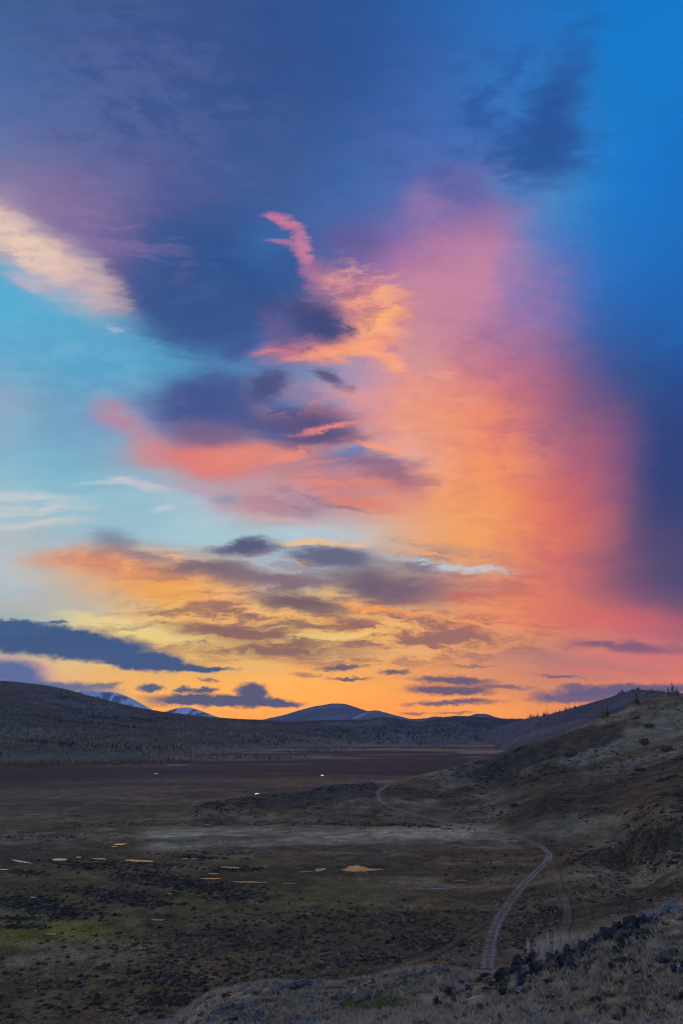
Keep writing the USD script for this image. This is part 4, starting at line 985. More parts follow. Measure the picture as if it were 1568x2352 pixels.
# single trees and bushes of the near hill: foot px, py, height in photograph units
SINGLES = [
    (1463, 1620, 30, LARCH_OLIVE, .17, "tall olive larch alone on the near hill's skyline, right of the paired larches"),
    (1386, 1652, 24, LARCH_GOLD, .2, "left of the paired yellowish larches where the near hill meets the far ridge"),
    (1396, 1650, 25, LARCH_OLIVE, .18, "right, darker one of the paired larches on the near hill's skyline"),
    (1536, 1598, 17, LARCH_OLIVE, .22, "leftmost small tree on the summit of the near right hill"),
    (1546, 1598, 24, LARCH_OLIVE, .26, "tallest, broadest tree on the summit of the near right hill"),
    (1556, 1598, 17, LARCH_GOLD, .24, "small yellowish tree right of the tallest tree on the hill summit"),
    (1446, 1742, 19, LARCH_GOLD, .28, "bright yellow young larch alone in the middle of the near hillside"),
    (1182, 1786, 18, LARCH_GOLD, .26, "larger yellow larch sapling below the dark crag on the near hill"),
    (1206, 1794, 14, LARCH_GOLD, .24, "smaller yellow sapling just right of the larger sapling below the crag"),
    (1171, 1788, 7, LARCH_GOLD, .35, "tiny yellow bush at the left foot of the larger sapling"),
    (1227, 1795, 8, LARCH_RUST, .35, "tiny brownish bush right of the two yellow saplings"),
    (1283, 1742, 8, LARCH_GOLD, .35, "tiny yellow bush high on the dark crag"),
]
tree_at = []
for k, (px, py, h, mat, w, label) in enumerate(SINGLES):
    p = hit(px, py, 60)
    if np.hypot(p[0], p[1]) > 1000:                           # past the skyline: stand it on the crest
        for dy in range(1, 30):
            p = hit(px, py + dy, 60)
            if np.hypot(p[0], p[1]) < 1000:
                break
    dist = np.linalg.norm(p - [0, 0, CAM_H])
    tree_thing("larch_tree" if h > 10 else "larch_bush", 200 + k, mat, label, p - [0, 0, .15], h / FOC * dist * 1.02, width=w, sprays=170 if h > 10 else 70, rot=37 * k, base=.14 if h > 10 else .02)

# trees on the crest of the bare ridge, each on its own
rng = np.random.default_rng(5)
crest_protos = []
n = 0
ridge_px = np.concatenate([1222 + rng.normal(size=14) * 8, 1252 + rng.normal(size=22) * 11, 1284 + rng.normal(size=14) * 7, 1312 + rng.normal(size=22) * 12, 1345 + rng.normal(size=5) * 9, 1432 + rng.normal(size=10) * 5, 1468 + rng.normal(size=30) * 18, 1505 + rng.normal(size=10) * 8])
for px in np.sort(ridge_px):
    az = polar(*ray(px, 1640)[:2])[0]
    p = right(np.array([[az, float(rng.uniform(.93, 1.015))]]))[0]
    dist = np.linalg.norm(p - [0, 0, CAM_H])
    h = (3 + 8 * rng.random() ** 2) / FOC * dist * (1.15 if px < 1260 else .85)
    label = "small dark conifer in the row along the crest of the violet-grey ridge"
    k = n % 5
    if len(crest_protos) < 5:
        crest_protos.append(tree_thing("crest_tree", 300 + k, [SPRUCE, LARCH_OLIVE, SPRUCE, LARCH_RUST, SPRUCE][k], label, p - [0, 0, .4], h, "trees on the crest of the violet-grey ridge", .24, 60, float(rng.uniform(0, 360)), .08))
    else:
        w = rng.uniform(.85, 1.3)
        copy(crest_protos[k], label, "tree", p - [0, 0, .4], rng.uniform(0, 360), (h * w, h * w, h), "trees on the crest of the violet-grey ridge")
    n += 1

# the woods
far_tree = []
for k, mat in enumerate((LARCH_RUST, LARCH_OLIVE, SPRUCE, LARCH_GOLD)):
    far_tree.append((joined(*tree_meshes(400 + k, 24, .24, .05)), mat))


def wood(name, label, at, lo, hi, t_lo, t_hi, count, density, height, seed, tint):
    rg = np.random.default_rng(seed)
    az, t = rg.uniform(lo, hi, count), rg.uniform(t_lo ** 2, t_hi ** 2, count) ** .5
    p = at(np.stack([az, t], -1))
    px, py = project(p)
    keep = (rg.random(count) < density(p, az, t, px, py)) & (px > -160) & (px < 1740) & (p[:, 2] > -2.5)
    p, az, t, px, py = p[keep], az[keep], t[keep], px[keep], py[keep]
    h = height * rg.uniform(.6, 1.35, len(p))
    w = h * rg.uniform(.8, 1.25, len(p))
    which = tint(rg, p, t, px, py)
    scatter(name, far_tree, p - [0, 0, .3], np.stack([w, w, h], -1), rg.uniform(0, 6.28, len(p)), which, label, "forest")


def d_left(p, az, t, px, py):
    n1 = fbm2(p[:, 0], p[:, 1], 260, 4, 141)
    edge = sstep(.0, .05, t - .05 * (fbm2(p[:, 0], p[:, 1], 200, 3, 142) - .3))
    return edge * np.where(t > .75, .3 + .6 * sstep(1.0, .75, t), 1) * (.5 + .5 * sstep(.35, .6, n1))


def tint_left(rg, p, t, px, py):
    n1 = fbm2(p[:, 0], p[:, 1], 240, 4, 143)
    u = rg.random(len(p))
    dark = (fbm2(p[:, 0], p[:, 1], 300, 4, 144, (1, .6)) > .585)
    out = np.where(u < .5 + (n1 - .5) * 2 + (t - .3) * .6, 0, 1)
    out = np.where(dark & (u < .75), 2, out)
    return np.where((t < .16) & (u > .74), 3, out)


wood("larch_forest", "dense brown and olive larch forest covering the left mountainside", left, -26, 4.5, 0.0, 1.0, 120000, d_left, 9.5, 145, tint_left)


def d_hills(p, az, t, px, py):
    n1 = fbm2(p[:, 0], p[:, 1], 330, 4, 151)
    front_wood = sstep(.28, .2, t) * (px > 640) * (px < 1118) * sstep(.38, .46, fbm2(p[:, 0], p[:, 1], 260, 3, 152))
    return np.clip(sstep(.42, .5, n1) * (px < 1200) + front_wood + sstep(.93, .97, t) * .7 * (px < 1230) + sstep(.4, .6, n1) * sstep(760, 700, px), 0, 1)


wood("hill_forest", "dark patchy conifer forest on the low hills across the valley", hills, -9, 21, 0.0, 1.03, 26000, d_hills, 13, 155,
     lambda rg, p, t, px, py: rg.choice([0, 1, 2, 3], len(p), p=[.3, .33, .33, .04]))
wood("slope_trees", "scattered small trees in the gullies of the violet-grey ridge", right, 10.5, 28, .02, .97, 9000,
     lambda p, az, t, px, py: sstep(.60, .68, fbm2(p[:, 0], p[:, 1], 150, 3, 161)) * .35 + .008, 8, 165, lambda rg, p, t, px, py: rg.choice([0, 1, 2], len(p), p=[.4, .35, .25]))

# loose yellow thickets on the flat before the woods
rg = np.random.default_rng(17)
pts = []
for cx, cy, rx, ry, c in [(620, 1741, 60, 4, 90), (730, 1727, 60, 4, 70), (480, 1739, 110, 5, 160), (250, 1752, 150, 5, 220), (60, 1757, 90, 5, 160), (760, 1722, 90, 3, 90), (980, 1716, 90, 3, 90), (350, 1748, 80, 5, 120)]:
    for _ in range(c):
        q = at_z(cx + rg.normal() * rx * .6, min(cy + rg.normal() * ry * .6, 1790), 0)
        if abs(q[0]) < 3000 and q[1] < 3600:
            pts.append([q[0], q[1], float(ground_z(q[0], q[1]).item())])
pts = np.array(pts)
hh = rg.uniform(4, 10, len(pts))
scatter("valley_thicket", far_tree, pts - [0, 0, .2], np.stack([hh * 1.1, hh * 1.1, hh], -1), rg.uniform(0, 6.28, len(pts)), rg.choice([0, 1, 3], len(pts), p=[.3, .35, .35]), "loose yellowish thickets of young larch at the forest's edge on the flat", "thicket")

# ---------------------------------------------------------------- shrubs
def shrub_mesh(seed, n=46, flat=.75):
    rg = np.random.default_rng(seed)
    d = rg.normal(size=(n, 3)); d[:, 2] = np.abs(d[:, 2]) + .05
    d /= np.linalg.norm(d, axis=1, keepdims=True)
    r = rg.uniform(.3, .52, n) * (1 + .5 * (meshkit.fbm(d * 1.6 + seed, 3, seed) - .5) * 2)
    c = d * r[:, None] * [1, 1, flat]
    v, f = tri_cloud(c, d + rg.normal(size=(n, 3)) * .5, rg.uniform(.22, .42, n), seed)
    ico = trimesh.creation.icosphere(1, .34)
    iv = np.array(ico.vertices) * [1, 1, flat] * (1 + .25 * (meshkit.fbm(np.array(ico.vertices) * 6 + seed, 2, seed)[:, None] - .5))
    iv[:, 2] = np.maximum(iv[:, 2], -.12)
    return np.vstack([v, iv]), np.vstack([f, np.array(ico.faces) + len(v)])


HEATH_DARK = plain_mat("dark_heath", (.16, .11, .065), (.105, .07, .045), random=.4)
HEATH_BROWN = plain_mat("brown_heath", (.27, .175, .09), (.17, .11, .06), random=.4)
HEATH_GREY = plain_mat("grey_willow_twigs", (.30, .235, .16), (.20, .155, .105), random=.35)
JUNIPER = plain_mat("creeping_juniper", (.14, .11, .055), (.095, .075, .04), random=.3)

rg = np.random.default_rng(23)
cand = []
BELTS = [  # centre, half length, half height, count, turn: the dark shrub belts of the marsh, in photograph units
    (300, 1988, 170, 8, 300, .03), (360, 2018, 130, 14, 520, .10), (470, 2040, 130, 12, 420, .06), (285, 2062, 76, 11, 420, 0), (330, 2078, 70, 8, 160, .03), (540, 2063, 60, 8, 200, .02), (60, 2074, 110, 16, 420, .04), (150, 2098, 70, 14, 260, .06),
    (180, 2046, 140, 10, 240, .02), (50, 2113, 60, 6, 120, .02), (60, 2130, 50, 4, 90, 0), (60, 2006, 40, 5, 90, .04), (540, 1999, 46, 4, 110, .02), (190, 1990, 70, 6, 160, .04), (470, 1972, 90, 3, 60, .02), (850, 1996, 60, 2, 30, 0), (100, 1925, 170, 9, 260, .0), (300, 1893, 160, 8, 160, 0), (650, 1893, 220, 4, 260, 0), (870, 1895, 140, 5, 240, .02), (480, 1962, 160, 5, 120, -.02), (60, 1880, 120, 8, 160, 0),
    (1000, 1900, 100, 4, 120, .08), (620, 2110, 330, 40, 260, 0), (560, 2170, 430, 40, 620, 0), (480, 2240, 430, 50, 760, 0), (350, 2310, 420, 40, 480, 0), (400, 2300, 60, 12, 150, 0), (390, 2250, 70, 14, 160, 0), (900, 2120, 220, 40, 420, 0), (1000, 2165, 90, 26, 260, 0), (870, 2205, 130, 18, 220, 0), (1190, 2150, 40, 60, 160, 0), (1230, 2110, 50, 50, 200, 0), (1420, 2050, 150, 60, 320, 0), (1420, 1990, 120, 22, 140, 0), (1100, 2000, 110, 40, 130, 0), (1268, 2092, 22, 9, 60, 0),
]
for cx, cy, rx, ry, cnt, tilt in BELTS:
    for _ in range(cnt):
        u, v = rg.normal(size=2) * .55
        px, py = cx + u * rx, cy + v * ry + tilt * u * rx
        if 1885 < py < 2360 and -60 < px < 1600:
            cand.append((px, py, rx < 200 and cnt / (rx * ry) > .18))
all_tracks = cKDTree(np.vstack(courses))
import shapely
from shapely.geometry import Polygon
pond_tree = shapely.STRtree([Polygon(q).buffer(.6) for q, _ in pond_xyz])
cand = np.array(cand, float)
q, ok = hits(cand[:, 0], cand[:, 1], 85.0)
ok &= all_tracks.query(q[:, :2])[0] > 2.6
ok[pond_tree.query(shapely.points(q[:, :2]), predicate="intersects")[0]] = False
xyz = np.column_stack([q, cand[:, 2]])[ok]
rr = np.hypot(xyz[:, 0], xyz[:, 1])
# shrubs off the tracks of sight: low heath on the hillsides
order = np.argsort(rr)
protos = [shrub_mesh(500 + k, 46 if k < 3 else 30) for k in range(4)]
mats = [HEATH_DARK, HEATH_BROWN, HEATH_GREY, HEATH_DARK]
shrub_label = "low dark rounded heath shrub on the brown flat below the knoll"
shrub_first = []
for m_, k in enumerate(order[:290]):
    x, y, z, dense = xyz[k]
    s = .45 + 1.1 * rg.random() ** 2.2
    b = m_ % 3
    if len(shrub_first) < 3:
        t_ = thing("heath_shrub", shrub_label, "shrub", (x, y, z - .05), 0, (s, s, s * .8), "heath shrubs on the flat below the knoll")
        obj("foliage", protos[b], mats[b], str(t_.GetPath()))
        shrub_first.append(t_)
    else:
        copy(shrub_first[b], shrub_label, "shrub", (x, y, z - .05), rg.uniform(0, 360), (s * rg.uniform(.8, 1.5), s, s * rg.uniform(.55, .95)), "heath shrubs on the flat below the knoll")
rest = xyz[order[290:]]
s = (.45 + 1.1 * rg.random(len(rest)) ** 2) * (1 + .2 * rest[:, 3])
scatter("heath", [(protos[k], mats[k]) for k in range(4)], rest[:, :3] - [0, 0, .05], np.stack([s * rg.uniform(.9, 1.7, len(s)), s, s * rg.uniform(.5, .95, len(s))], -1), rg.uniform(0, 6.28, len(rest)),
        np.where(rest[:, 3] > .5, rg.choice([0, 1, 2, 3], len(rest), p=[.36, .14, .3, .2]), rg.choice([0, 1, 2, 3], len(rest), p=[.25, .4, .2, .15])), "dark heath and dwarf willow scrub spread in belts over the marsh and flats", "heath")

# mats of creeping juniper on the near hill
mat_mesh = [shrub_mesh(520 + k, 110, .6) for k in range(3)]
MATS = [(1228, 1792, 30), (1350, 1800, 34), (1446, 1738, 46), (1470, 1770, 40), (1350, 1707, 22), (1420, 1692, 30), (1560, 1745, 30), (1500, 1758, 34), (1555, 1700, 22), (1480, 1706, 26), (1440, 1718, 22), (1400, 1775, 28), (1530, 1790, 40), (1300, 1820, 26), (1385, 1790, 30), (1290, 1768, 34),
        (1330, 1690, 26), (1250, 1706, 24), (1190, 1722, 24), (1380, 1728, 24), (1545, 1652, 24), (1490, 1668, 26), (1430, 1655, 22), (1140, 1740, 22), (1100, 1752, 20), (1060, 1764, 20), (1010, 1778, 20), (1530, 1722, 20), (1415, 1752, 30), (1360, 1760, 26), (1310, 1735, 34), (1260, 1740, 28), (1465, 1812, 26), (1520, 1826, 24), (1405, 1818, 24), (1350, 1836, 20), (1070, 1812, 22), (1120, 1822, 22), (1000, 1820, 22), (1180, 1850, 24), (1240, 1856, 22), (950, 1808, 18),
        (1460, 1650, 20), (1510, 1640, 22), (1560, 1622, 24), (1400, 1668, 20), (1515, 1690, 26), (1560, 1775, 26)]
first = []
for k, (px, py, w) in enumerate(MATS):
    p = hit(px, py, 60)
    if np.hypot(p[0], p[1]) > 900:
        continue
    dist = np.linalg.norm(p - [0, 0, CAM_H])
    wm = w / FOC * dist
    lab, grp = "dark flat mat of creeping juniper on the grassy near hillside", "juniper mats on the near hillside"
    if k % 3:
        continue
    sc = (wm * rg.uniform(.4, 1.1), wm * rg.uniform(.5, 1.2), wm * rg.uniform(.16, .26))
    if len(first) < 3:
        x = thing("juniper_mat", lab, "shrub", p, 0, sc, grp, ground_normal(p[0], p[1], 4))
        obj("foliage", mat_mesh[k % 3], JUNIPER, str(x.GetPath()))
        first.append(x)
    else:
        copy(first[k % 3], lab, "shrub", p, rg.uniform(-25, 25), sc, grp, normal=ground_normal(p[0], p[1], 4))
# smaller heath on the slopes
q1, ok1 = hits(rg.uniform(880, 1600, 6500), rg.uniform(1600, 1990, 6500))
ok1 &= (q1[:, 2] > 2.5) & (fbm2(q1[:, 0], q1[:, 1], 40, 4, 171) > .49)
q2, ok2 = hits(rg.uniform(440, 870, 900), rg.uniform(1800, 1890, 900))
ok2 &= (q2[:, 2] > 1) & (fbm2(q2[:, 0], q2[:, 1], 24, 3, 172) > .5)
pts = np.vstack([q1[ok1], q2[ok2]])
pts = pts[all_tracks.query(pts[:, :2])[0] > 4]
sc = .5 + 1.6 * rg.random(len(pts)) ** 3
scatter("hill_heath", [(protos[0], HEATH_DARK), (protos[1], HEATH_BROWN), (mat_mesh[0], JUNIPER)], pts, np.stack([sc * 1.3, sc * 1.1, sc * .5], -1), rg.uniform(0, 6.28, len(pts)), rg.choice([0, 1, 2], len(pts)), "small dark heath and juniper tufts dotted over the hill slopes", "heath", normals=ground_normal(pts[:, 0], pts[:, 1]))

# ---------------------------------------------------------------- rocks
ROCK_MAT = usdkit.material(stage, "/World/Looks/lichen_rock", {
    "tc": ("texture_coordinate", {}), "geo": ("geometry", {}), "n": ("noise_texture", {"scale": 5.0, "detail": 8.0, "roughness": .7}), "v": ("noise_texture", {"scale": 3.2, "detail": 5.0, "roughness": .6}),
    "r": ("rgb_ramp", {"ramp": [(.3, (.018, .018, .019)), (.55, (.045, .043, .04)), (.75, (.085, .082, .075))]}), "lf": ("map_range", {"range_type": "smoothstep", "from_min": .54, "from_max": .64, "to_min": 0.0, "to_max": .45, "clamp": True}),
    "mx": ("mix_color", {"blend_type": "mix", "b": (.17, .19, .155)}), "b": ("bump", {"strength": 1.0, "distance": .06}), "p": ("principled_bsdf", {"roughness": .85, "specular_ior_level": .25})},
    [("geo.position", "n.vector"), ("geo.position", "v.vector"), ("n.fac", "r.fac"), ("v.fac", "lf.value"), ("r.color", "mx.a"), ("lf.result", "mx.fac"), ("mx.result", "p.base_color"), ("n.fac", "b.height"), ("b.normal", "p.normal")], surface="p.BSDF")
PALE_ROCK = usdkit.material(stage, "/World/Looks/pale_rock", {
    "geo": ("geometry", {}), "n": ("noise_texture", {"scale": 6.0, "detail": 8.0, "roughness": .7}), "r": ("rgb_ramp", {"ramp": [(.3, (.10, .11, .10)), (.6, (.24, .27, .25)), (.75, (.36, .39, .36))]}),
    "b": ("bump", {"strength": 1.0, "distance": .05}), "p": ("principled_bsdf", {"roughness": .9, "specular_ior_level": .2})},
    [("geo.position", "n.vector"), ("n.fac", "r.fac"), ("r.color", "p.base_color"), ("n.fac", "b.height"), ("b.normal", "p.normal")], surface="p.BSDF")
GREY_ROCK = usdkit.material(stage, "/World/Looks/grey_rock", {
    "geo": ("geometry", {}), "n": ("noise_texture", {"scale": 7.0, "detail": 8.0, "roughness": .75}), "r": ("rgb_ramp", {"ramp": [(.34, (.04, .037, .032)), (.48, (.12, .112, .09)), (.6, (.23, .215, .165)), (.75, (.32, .30, .24))]}),
    "b": ("bump", {"strength": 1.0, "distance": .06}), "p": ("principled_bsdf", {"roughness": .9, "specular_ior_level": .15})},
    [("geo.position", "n.vector"), ("n.fac", "r.fac"), ("r.color", "p.base_color"), ("n.fac", "b.height"), ("b.normal", "p.normal")], surface="p.BSDF")
import manifold3d as m3


def rock_mesh(seed, slabs=4, lean=.35, tall=1.0):
    """Tilted, splintered slabs of schist joined into one stone about one metre wide."""
    rg = np.random.default_rng(seed)
    whole = None
    for k in range(slabs):
        n = 16
        p = rg.normal(size=(n, 3)); p /= np.linalg.norm(p, axis=1, keepdims=True)
        p = np.sign(p) * np.abs(p) ** .7
        p = p * [rg.uniform(.16, .3), rg.uniform(.3, .5), rg.uniform(.35, .75) * tall] * rg.uniform(.75, 1.1, (n, 1))
        a = rg.normal() * .25 + lean
        p = p @ np.array([[math.cos(a), 0, -math.sin(a)], [0, 1, 0], [math.sin(a), 0, math.cos(a)]])
        p = p + [(k - (slabs - 1) / 2) * .26 + rg.normal() * .05, rg.normal() * .16, rg.uniform(-.05, .18)]
        h = m3.Manifold.hull_points(p.astype(np.float32))
        whole = h if whole is None else whole + h
    whole = whole.refine_to_length(.11)
    v, f, _ = meshkit.arrays(whole)
    d = meshkit.fbm(v * 3.2 + seed, 3, seed) - .5
    d2 = meshkit.noise(v * 9 + seed, seed) - .5
    nrm = trimesh.Trimesh(v, f, process=False).vertex_normals
    return v + nrm * (d[:, None] * .16 + d2[:, None] * .05), f


rocks = [rock_mesh(600 + k, [4, 5, 3, 4, 2, 3][k], [.3, .45, .2, .6, .35, .1][k], [1, .9, 1.25, .7, 1.3, .75][k]) for k in range(6)]
boulders = [rock_mesh(620 + k, 3, .1, .6) for k in range(3)]
proto_rock = {}


def place_rock(px, py, w, kind, label, group=None, rot=None, tall=1.0, pale=False, name="rock"):
    p = hit(px, py, 14)
    dist = np.linalg.norm(p - [0, 0, CAM_H])
    if dist > 1500:
        return
    s = w / FOC * dist * 1.1
    rot = rg.uniform(-35, 35) if rot is None else rot
    key = (kind, pale)
    sc = (s, s * rg.uniform(.8, 1.1), s * tall)
    loc = p + [0, 0, s * tall * .02]
    if key not in proto_rock:
        x = thing(name, label, "rock", loc, rot, sc, group)
        mesh = rocks[kind] if kind < 6 else boulders[kind - 6]
        obj("stone", mesh, PALE_ROCK if pale else ROCK_MAT if kind < 6 else GREY_ROCK, str(x.GetPath()))
        proto_rock[key] = x
    else:
        copy(proto_rock[key], label, "rock", loc, rot, sc, group, name)


OUT = "dark splintered slab in the jagged outcrop along the edge of the knoll"
OUTG = "slabs of the jagged outcrop along the knoll's edge"
ROCKS = [  # px, py of the foot, width, kind, tall
    (1118, 2250, 30, 0, .9), (1150, 2244, 22, 2, 1.), (1165, 2246, 30, 1, .9), (1190, 2232, 34, 0, 1.1), (1205, 2222, 34, 1, 1.1), (1225, 2212, 30, 2, 1.2), (1236, 2200, 26, 4, 1.3), (1212, 2236, 24, 3, .9), (1255, 2214, 34, 3, .9), (1275, 2206, 30, 1, 1.), (1292, 2208, 34, 0, 1.2), (1305, 2200, 30, 2, 1.2), (1320, 2212, 24, 1, .9),
    (1268, 2222, 26, 3, .8), (1240, 2228, 26, 3, .8), (1330, 2190, 28, 3, .8), (1350, 2180, 32, 1, .9), (1370, 2172, 34, 0, 1.), (1390, 2160, 32, 2, 1.1), (1378, 2150, 24, 3, .7), (1408, 2148, 34, 1, 1.1), (1425, 2138, 34, 0, 1.2), (1442, 2132, 32, 2, 1.2), (1458, 2128, 32, 0, 1.2), (1472, 2126, 34, 1, 1.2), (1486, 2128, 30, 4, 1.1), (1452, 2148, 34, 3, .8), (1430, 2156, 26, 1, .8), (1476, 2146, 28, 3, .9), (1500, 2118, 26, 0, .9), (1345, 2200, 22, 4, .9),
]
for px, py, w, kind, tall in ROCKS:
    place_rock(px, py + 2, w * .9, kind, OUT, OUTG, tall=tall * rg.uniform(.5, .9))
line_x, line_y = [1115, 1160, 1200, 1240, 1290, 1340, 1390, 1430, 1480, 1505], [2250, 2244, 2226, 2206, 2206, 2190, 2160, 2144, 2128, 2116]
for k in range(46):
    px = rg.uniform(1112, 1505)
    place_rock(px, np.interp(px, line_x, line_y) + rg.uniform(-8, 44), rg.uniform(7, 19), int(rg.integers(0, 6)), OUT, OUTG, rot=rg.uniform(0, 360), tall=rg.uniform(.45, .95))
for px, py, w, kind, tall, label in [
    (1232, 2240, 30, 4, 1.2, "tall pointed stone standing alone in front of the outcrop, nearest to its left half"), (1196, 2250, 20, 2, 1.0, "small dark stone at the left foot of the outcrop"),
    (1436, 2178, 26, 4, 1.3, "leaning stone below the right end of the jagged outcrop"), (1415, 2196, 22, 2, 1.1, "stumpy stone in the grass below the outcrop's right half"),
    (1038, 2290, 18, 4, 1.4, "upright thin stone left of the outcrop in open grass"), (1003, 2312, 22, 2, 1.2, "dark stone at the bottom centre beside the thin upright stone"), (1075, 2278, 20, 2, .8, "wedge-shaped stone between the thin upright stone and the outcrop"), (1112, 2318, 22, 1, .8, "low stone in the grass at the bottom, right of centre"), (1025, 2275, 22, 3, .6, "flat leaning stone above the thin upright stone"),
    (1070, 2346, 22, 2, .8, "stone cut by the bottom picture edge right of centre"), (1140, 2350, 30, 1, .7, "wide dark stone on the bottom picture edge"), (1410, 2230, 18, 4, 1.2, "small upright stone on the right slope below the outcrop"), (1520, 2208, 26, 3, .8, "dark lump of rock on the right slope near the picture edge"), (1556, 2225, 24, 1, .8, "dark rock at the right picture edge halfway down the slope"),
    (1010, 2234, 34, 7, .8, "lichen-covered boulder at the top of the left rock group"), (975, 2238, 26, 6, .8, "boulder left of the lichen-covered boulder"), (940, 2248, 36, 8, .8, "long low boulder at the left end of the upper left rock group"), (960, 2262, 26, 6, .6, "low boulder just below the upper left rock group"),
    (690, 2268, 46, 6, .7, "large grey-blue boulder at the lower left edge of the knoll"), (655, 2276, 44, 8, .8, "rounded boulder left of the large grey-blue boulder"), (722, 2262, 30, 7, .7, "boulder right of the large grey-blue boulder"), (635, 2282, 26, 6, .7, "leftmost boulder of the grey-blue group"),
    (540, 2318, 40, 8, .7, "boulder at the far left of the knoll above the bottom edge"), (498, 2332, 36, 6, .7, "small boulder leftmost on the knoll near the bottom edge"), (590, 2328, 24, 7, .7, "low boulder right of the boulder at the far left"), (560, 2344, 60, 8, .5, "long flat boulder on the bottom edge at the left"), (670, 2350, 40, 6, .6, "boulder cut by the bottom edge left of centre"), (730, 2345, 40, 8, .5, "flat stone on the bottom edge left of centre"),
    (860, 2290, 40, 6, .6, "low rock above the green tuft at the bottom centre"), (830, 2300, 26, 8, .6, "low rock left of the green tuft"), (905, 2300, 26, 7, .7, "mossy rock right of the green tuft"), (800, 2332, 24, 6, .6, "small rock below the green tuft"), (740, 2322, 20, 7, .5, "small rock in pale grass left of the green tuft"),
]:
    place_rock(px, py + 2, w * .92, kind, label, tall=tall * .8)
for px, py, w, kind, label in [(1540, 2092, 34, 6, "pale lichened boulder highest at the right edge"), (1502, 2106, 24, 7, "pale boulder left of the highest one"), (1519, 2100, 18, 8, "small pale stone between the two pale boulders at the right edge"), (1560, 2096, 22, 7, "pale stone on the right picture edge"), (1394, 2142, 20, 3, "pale flat slab pointing left in the middle of the outcrop")]:
    place_rock(px, py + 3, w * 1.1, kind, label, tall=.8, pale=True)

# rocky ribs on the spur and the crag
px = np.concatenate([rg.uniform(445, 860, 420), 1150 + rg.normal(size=300) * 80])
py = np.concatenate([np.interp(px[:420], [445, 480, 560, 640, 760, 860], [1853, 1842, 1833, 1824, 1804, 1796]) + 1 + np.abs(rg.normal(size=420)) * 14, 1772 + rg.normal(size=300) * 22])
pts, ok = hits(px, py)
pts = pts[ok & (pts[:, 2] > 1.5) & (np.hypot(pts[:, 0], pts[:, 1]) < 720) & (fbm2(pts[:, 0], pts[:, 1], 18, 3, 175) > .5)]
sc = rg.uniform(.8, 2.6, len(pts))
scatter("rock_debris", [(rocks[3], ROCK_MAT), (boulders[0], ROCK_MAT), (rocks[0], ROCK_MAT)], pts, np.stack([sc * 1.4, sc, sc * .55], -1), rg.uniform(0, 6.28, len(pts)), rg.choice([0, 1, 2], len(pts)), "rough broken rock on the low spur and the dark crag", "rock debris")

# two weathered planks on the meadow
WOOD = plain_mat("weathered_wood", (.45, .44, .42), (.28, .27, .26), scale=8)
for px, py, ln, label in [(980, 2039, 3.2, "left, shorter of two pale weathered logs on the meadow"), (1002, 2044, 4.6, "right, longer of two pale weathered logs on the meadow")]:
    p = hit(px, py, 100)
    x = thing("weathered_log", label, "log", p + [0, 0, .18], 6)
    c = trimesh.creation.cylinder(.24, ln, sections=10).subdivide()
    v = np.array(c.vertices); v[:, :2] *= (1 + .25 * (meshkit.fbm(v * 3, 2, 3) - .5))[:, None]
    v = v[:, [2, 0, 1]]
    obj("trunk", (v, np.array(c.faces)), WOOD, str(x.GetPath()))
    st = trimesh.creation.cone(.09, .5, sections=6)
    st.apply_translation((ln * .2, 0, .12))
    obj("branch_stub", st, WOOD, str(x.GetPath()))

# ---------------------------------------------------------------- grass of the knoll
def tuft(seed, blades, height, lean):
    rg = np.random.default_rng(seed)
    v, f = [], []
    for k in range(blades):
        a, b = rg.uniform(0, 2 * math.pi, 2)
        base = np.array([math.cos(a), math.sin(a), 0]) * rg.uniform(0, .12)
        h = height * rg.uniform(.45, 1.1)
        d = np.array([math.cos(b), math.sin(b), 0]) * lean * rg.uniform(.2, 1.2) * h + np.array([.12 * h, 0, 0])
        side = np.array([-math.sin(a), math.cos(a), 0]) * .007
        mid = base + d * .35 + [0, 0, h * .6]
        tip = base + d + [0, 0, h]
        n0 = len(v)
        v += [base - side - [0, 0, .03], base + side - [0, 0, .03], mid + side * .8, mid - side * .8, tip]
        f += [[n0, n0 + 1, n0 + 2], [n0, n0 + 2, n0 + 3], [n0 + 3, n0 + 2, n0 + 4]]
    return np.array(v), np.array(f)


GRASS = [plain_mat("dry_straw", (.60, .47, .29), (.44, .34, .20), random=.35, translucent=.25), plain_mat("grey_sedge", (.52, .45, .32), (.37, .32, .22), random=.35, translucent=.2), plain_mat("rust_sedge", (.38, .25, .15), (.24, .165, .10), random=.35, translucent=.2), plain_mat("olive_blades", (.24, .23, .07), (.16, .15, .05), random=.3, translucent=.25)]
tufts = [(tuft(700, 16, .21, .8), GRASS[0]), (tuft(701, 18, .15, 1.1), GRASS[1]), (tuft(702, 14, .13, 1.2), GRASS[2]), (tuft(703, 18, .2, .7), GRASS[3])]
N = 60000
px = rg.uniform(-40, 1610, N)
az = rg.uniform(-24, 28, N)
r = rg.uniform(18, 78, N)
x, y = r * np.sin(np.radians(az)), r * np.cos(np.radians(az))
z = ground_z(x, y)
qx_, qy_ = project(np.stack([x, y, z], -1))
dens = .30 + .9 * sstep(.38, .62, fbm2(x, y, 2.4, 4, 181))
keep = (qx_ > -40) & (qx_ < 1610) & (qy_ < 2420) & (rg.random(N) < dens * np.clip(r / 42, .45, 1.25))
x, y, z = x[keep], y[keep], z[keep]
qx_, qy_ = qx_[keep], qy_[keep]
u = rg.random(len(x)) + .8 * (fbm2(x, y, 1.6, 3, 182) - .5)
which = np.where(u < .42, 0, np.where(u < .78, 1, 2))
which = np.where((np.hypot((qx_ - 870) / 100, (qy_ - 2312) / 16) < 1) & (rg.random(len(x)) < .8), 3, which)
s = rg.uniform(.6, 1.5, len(x))
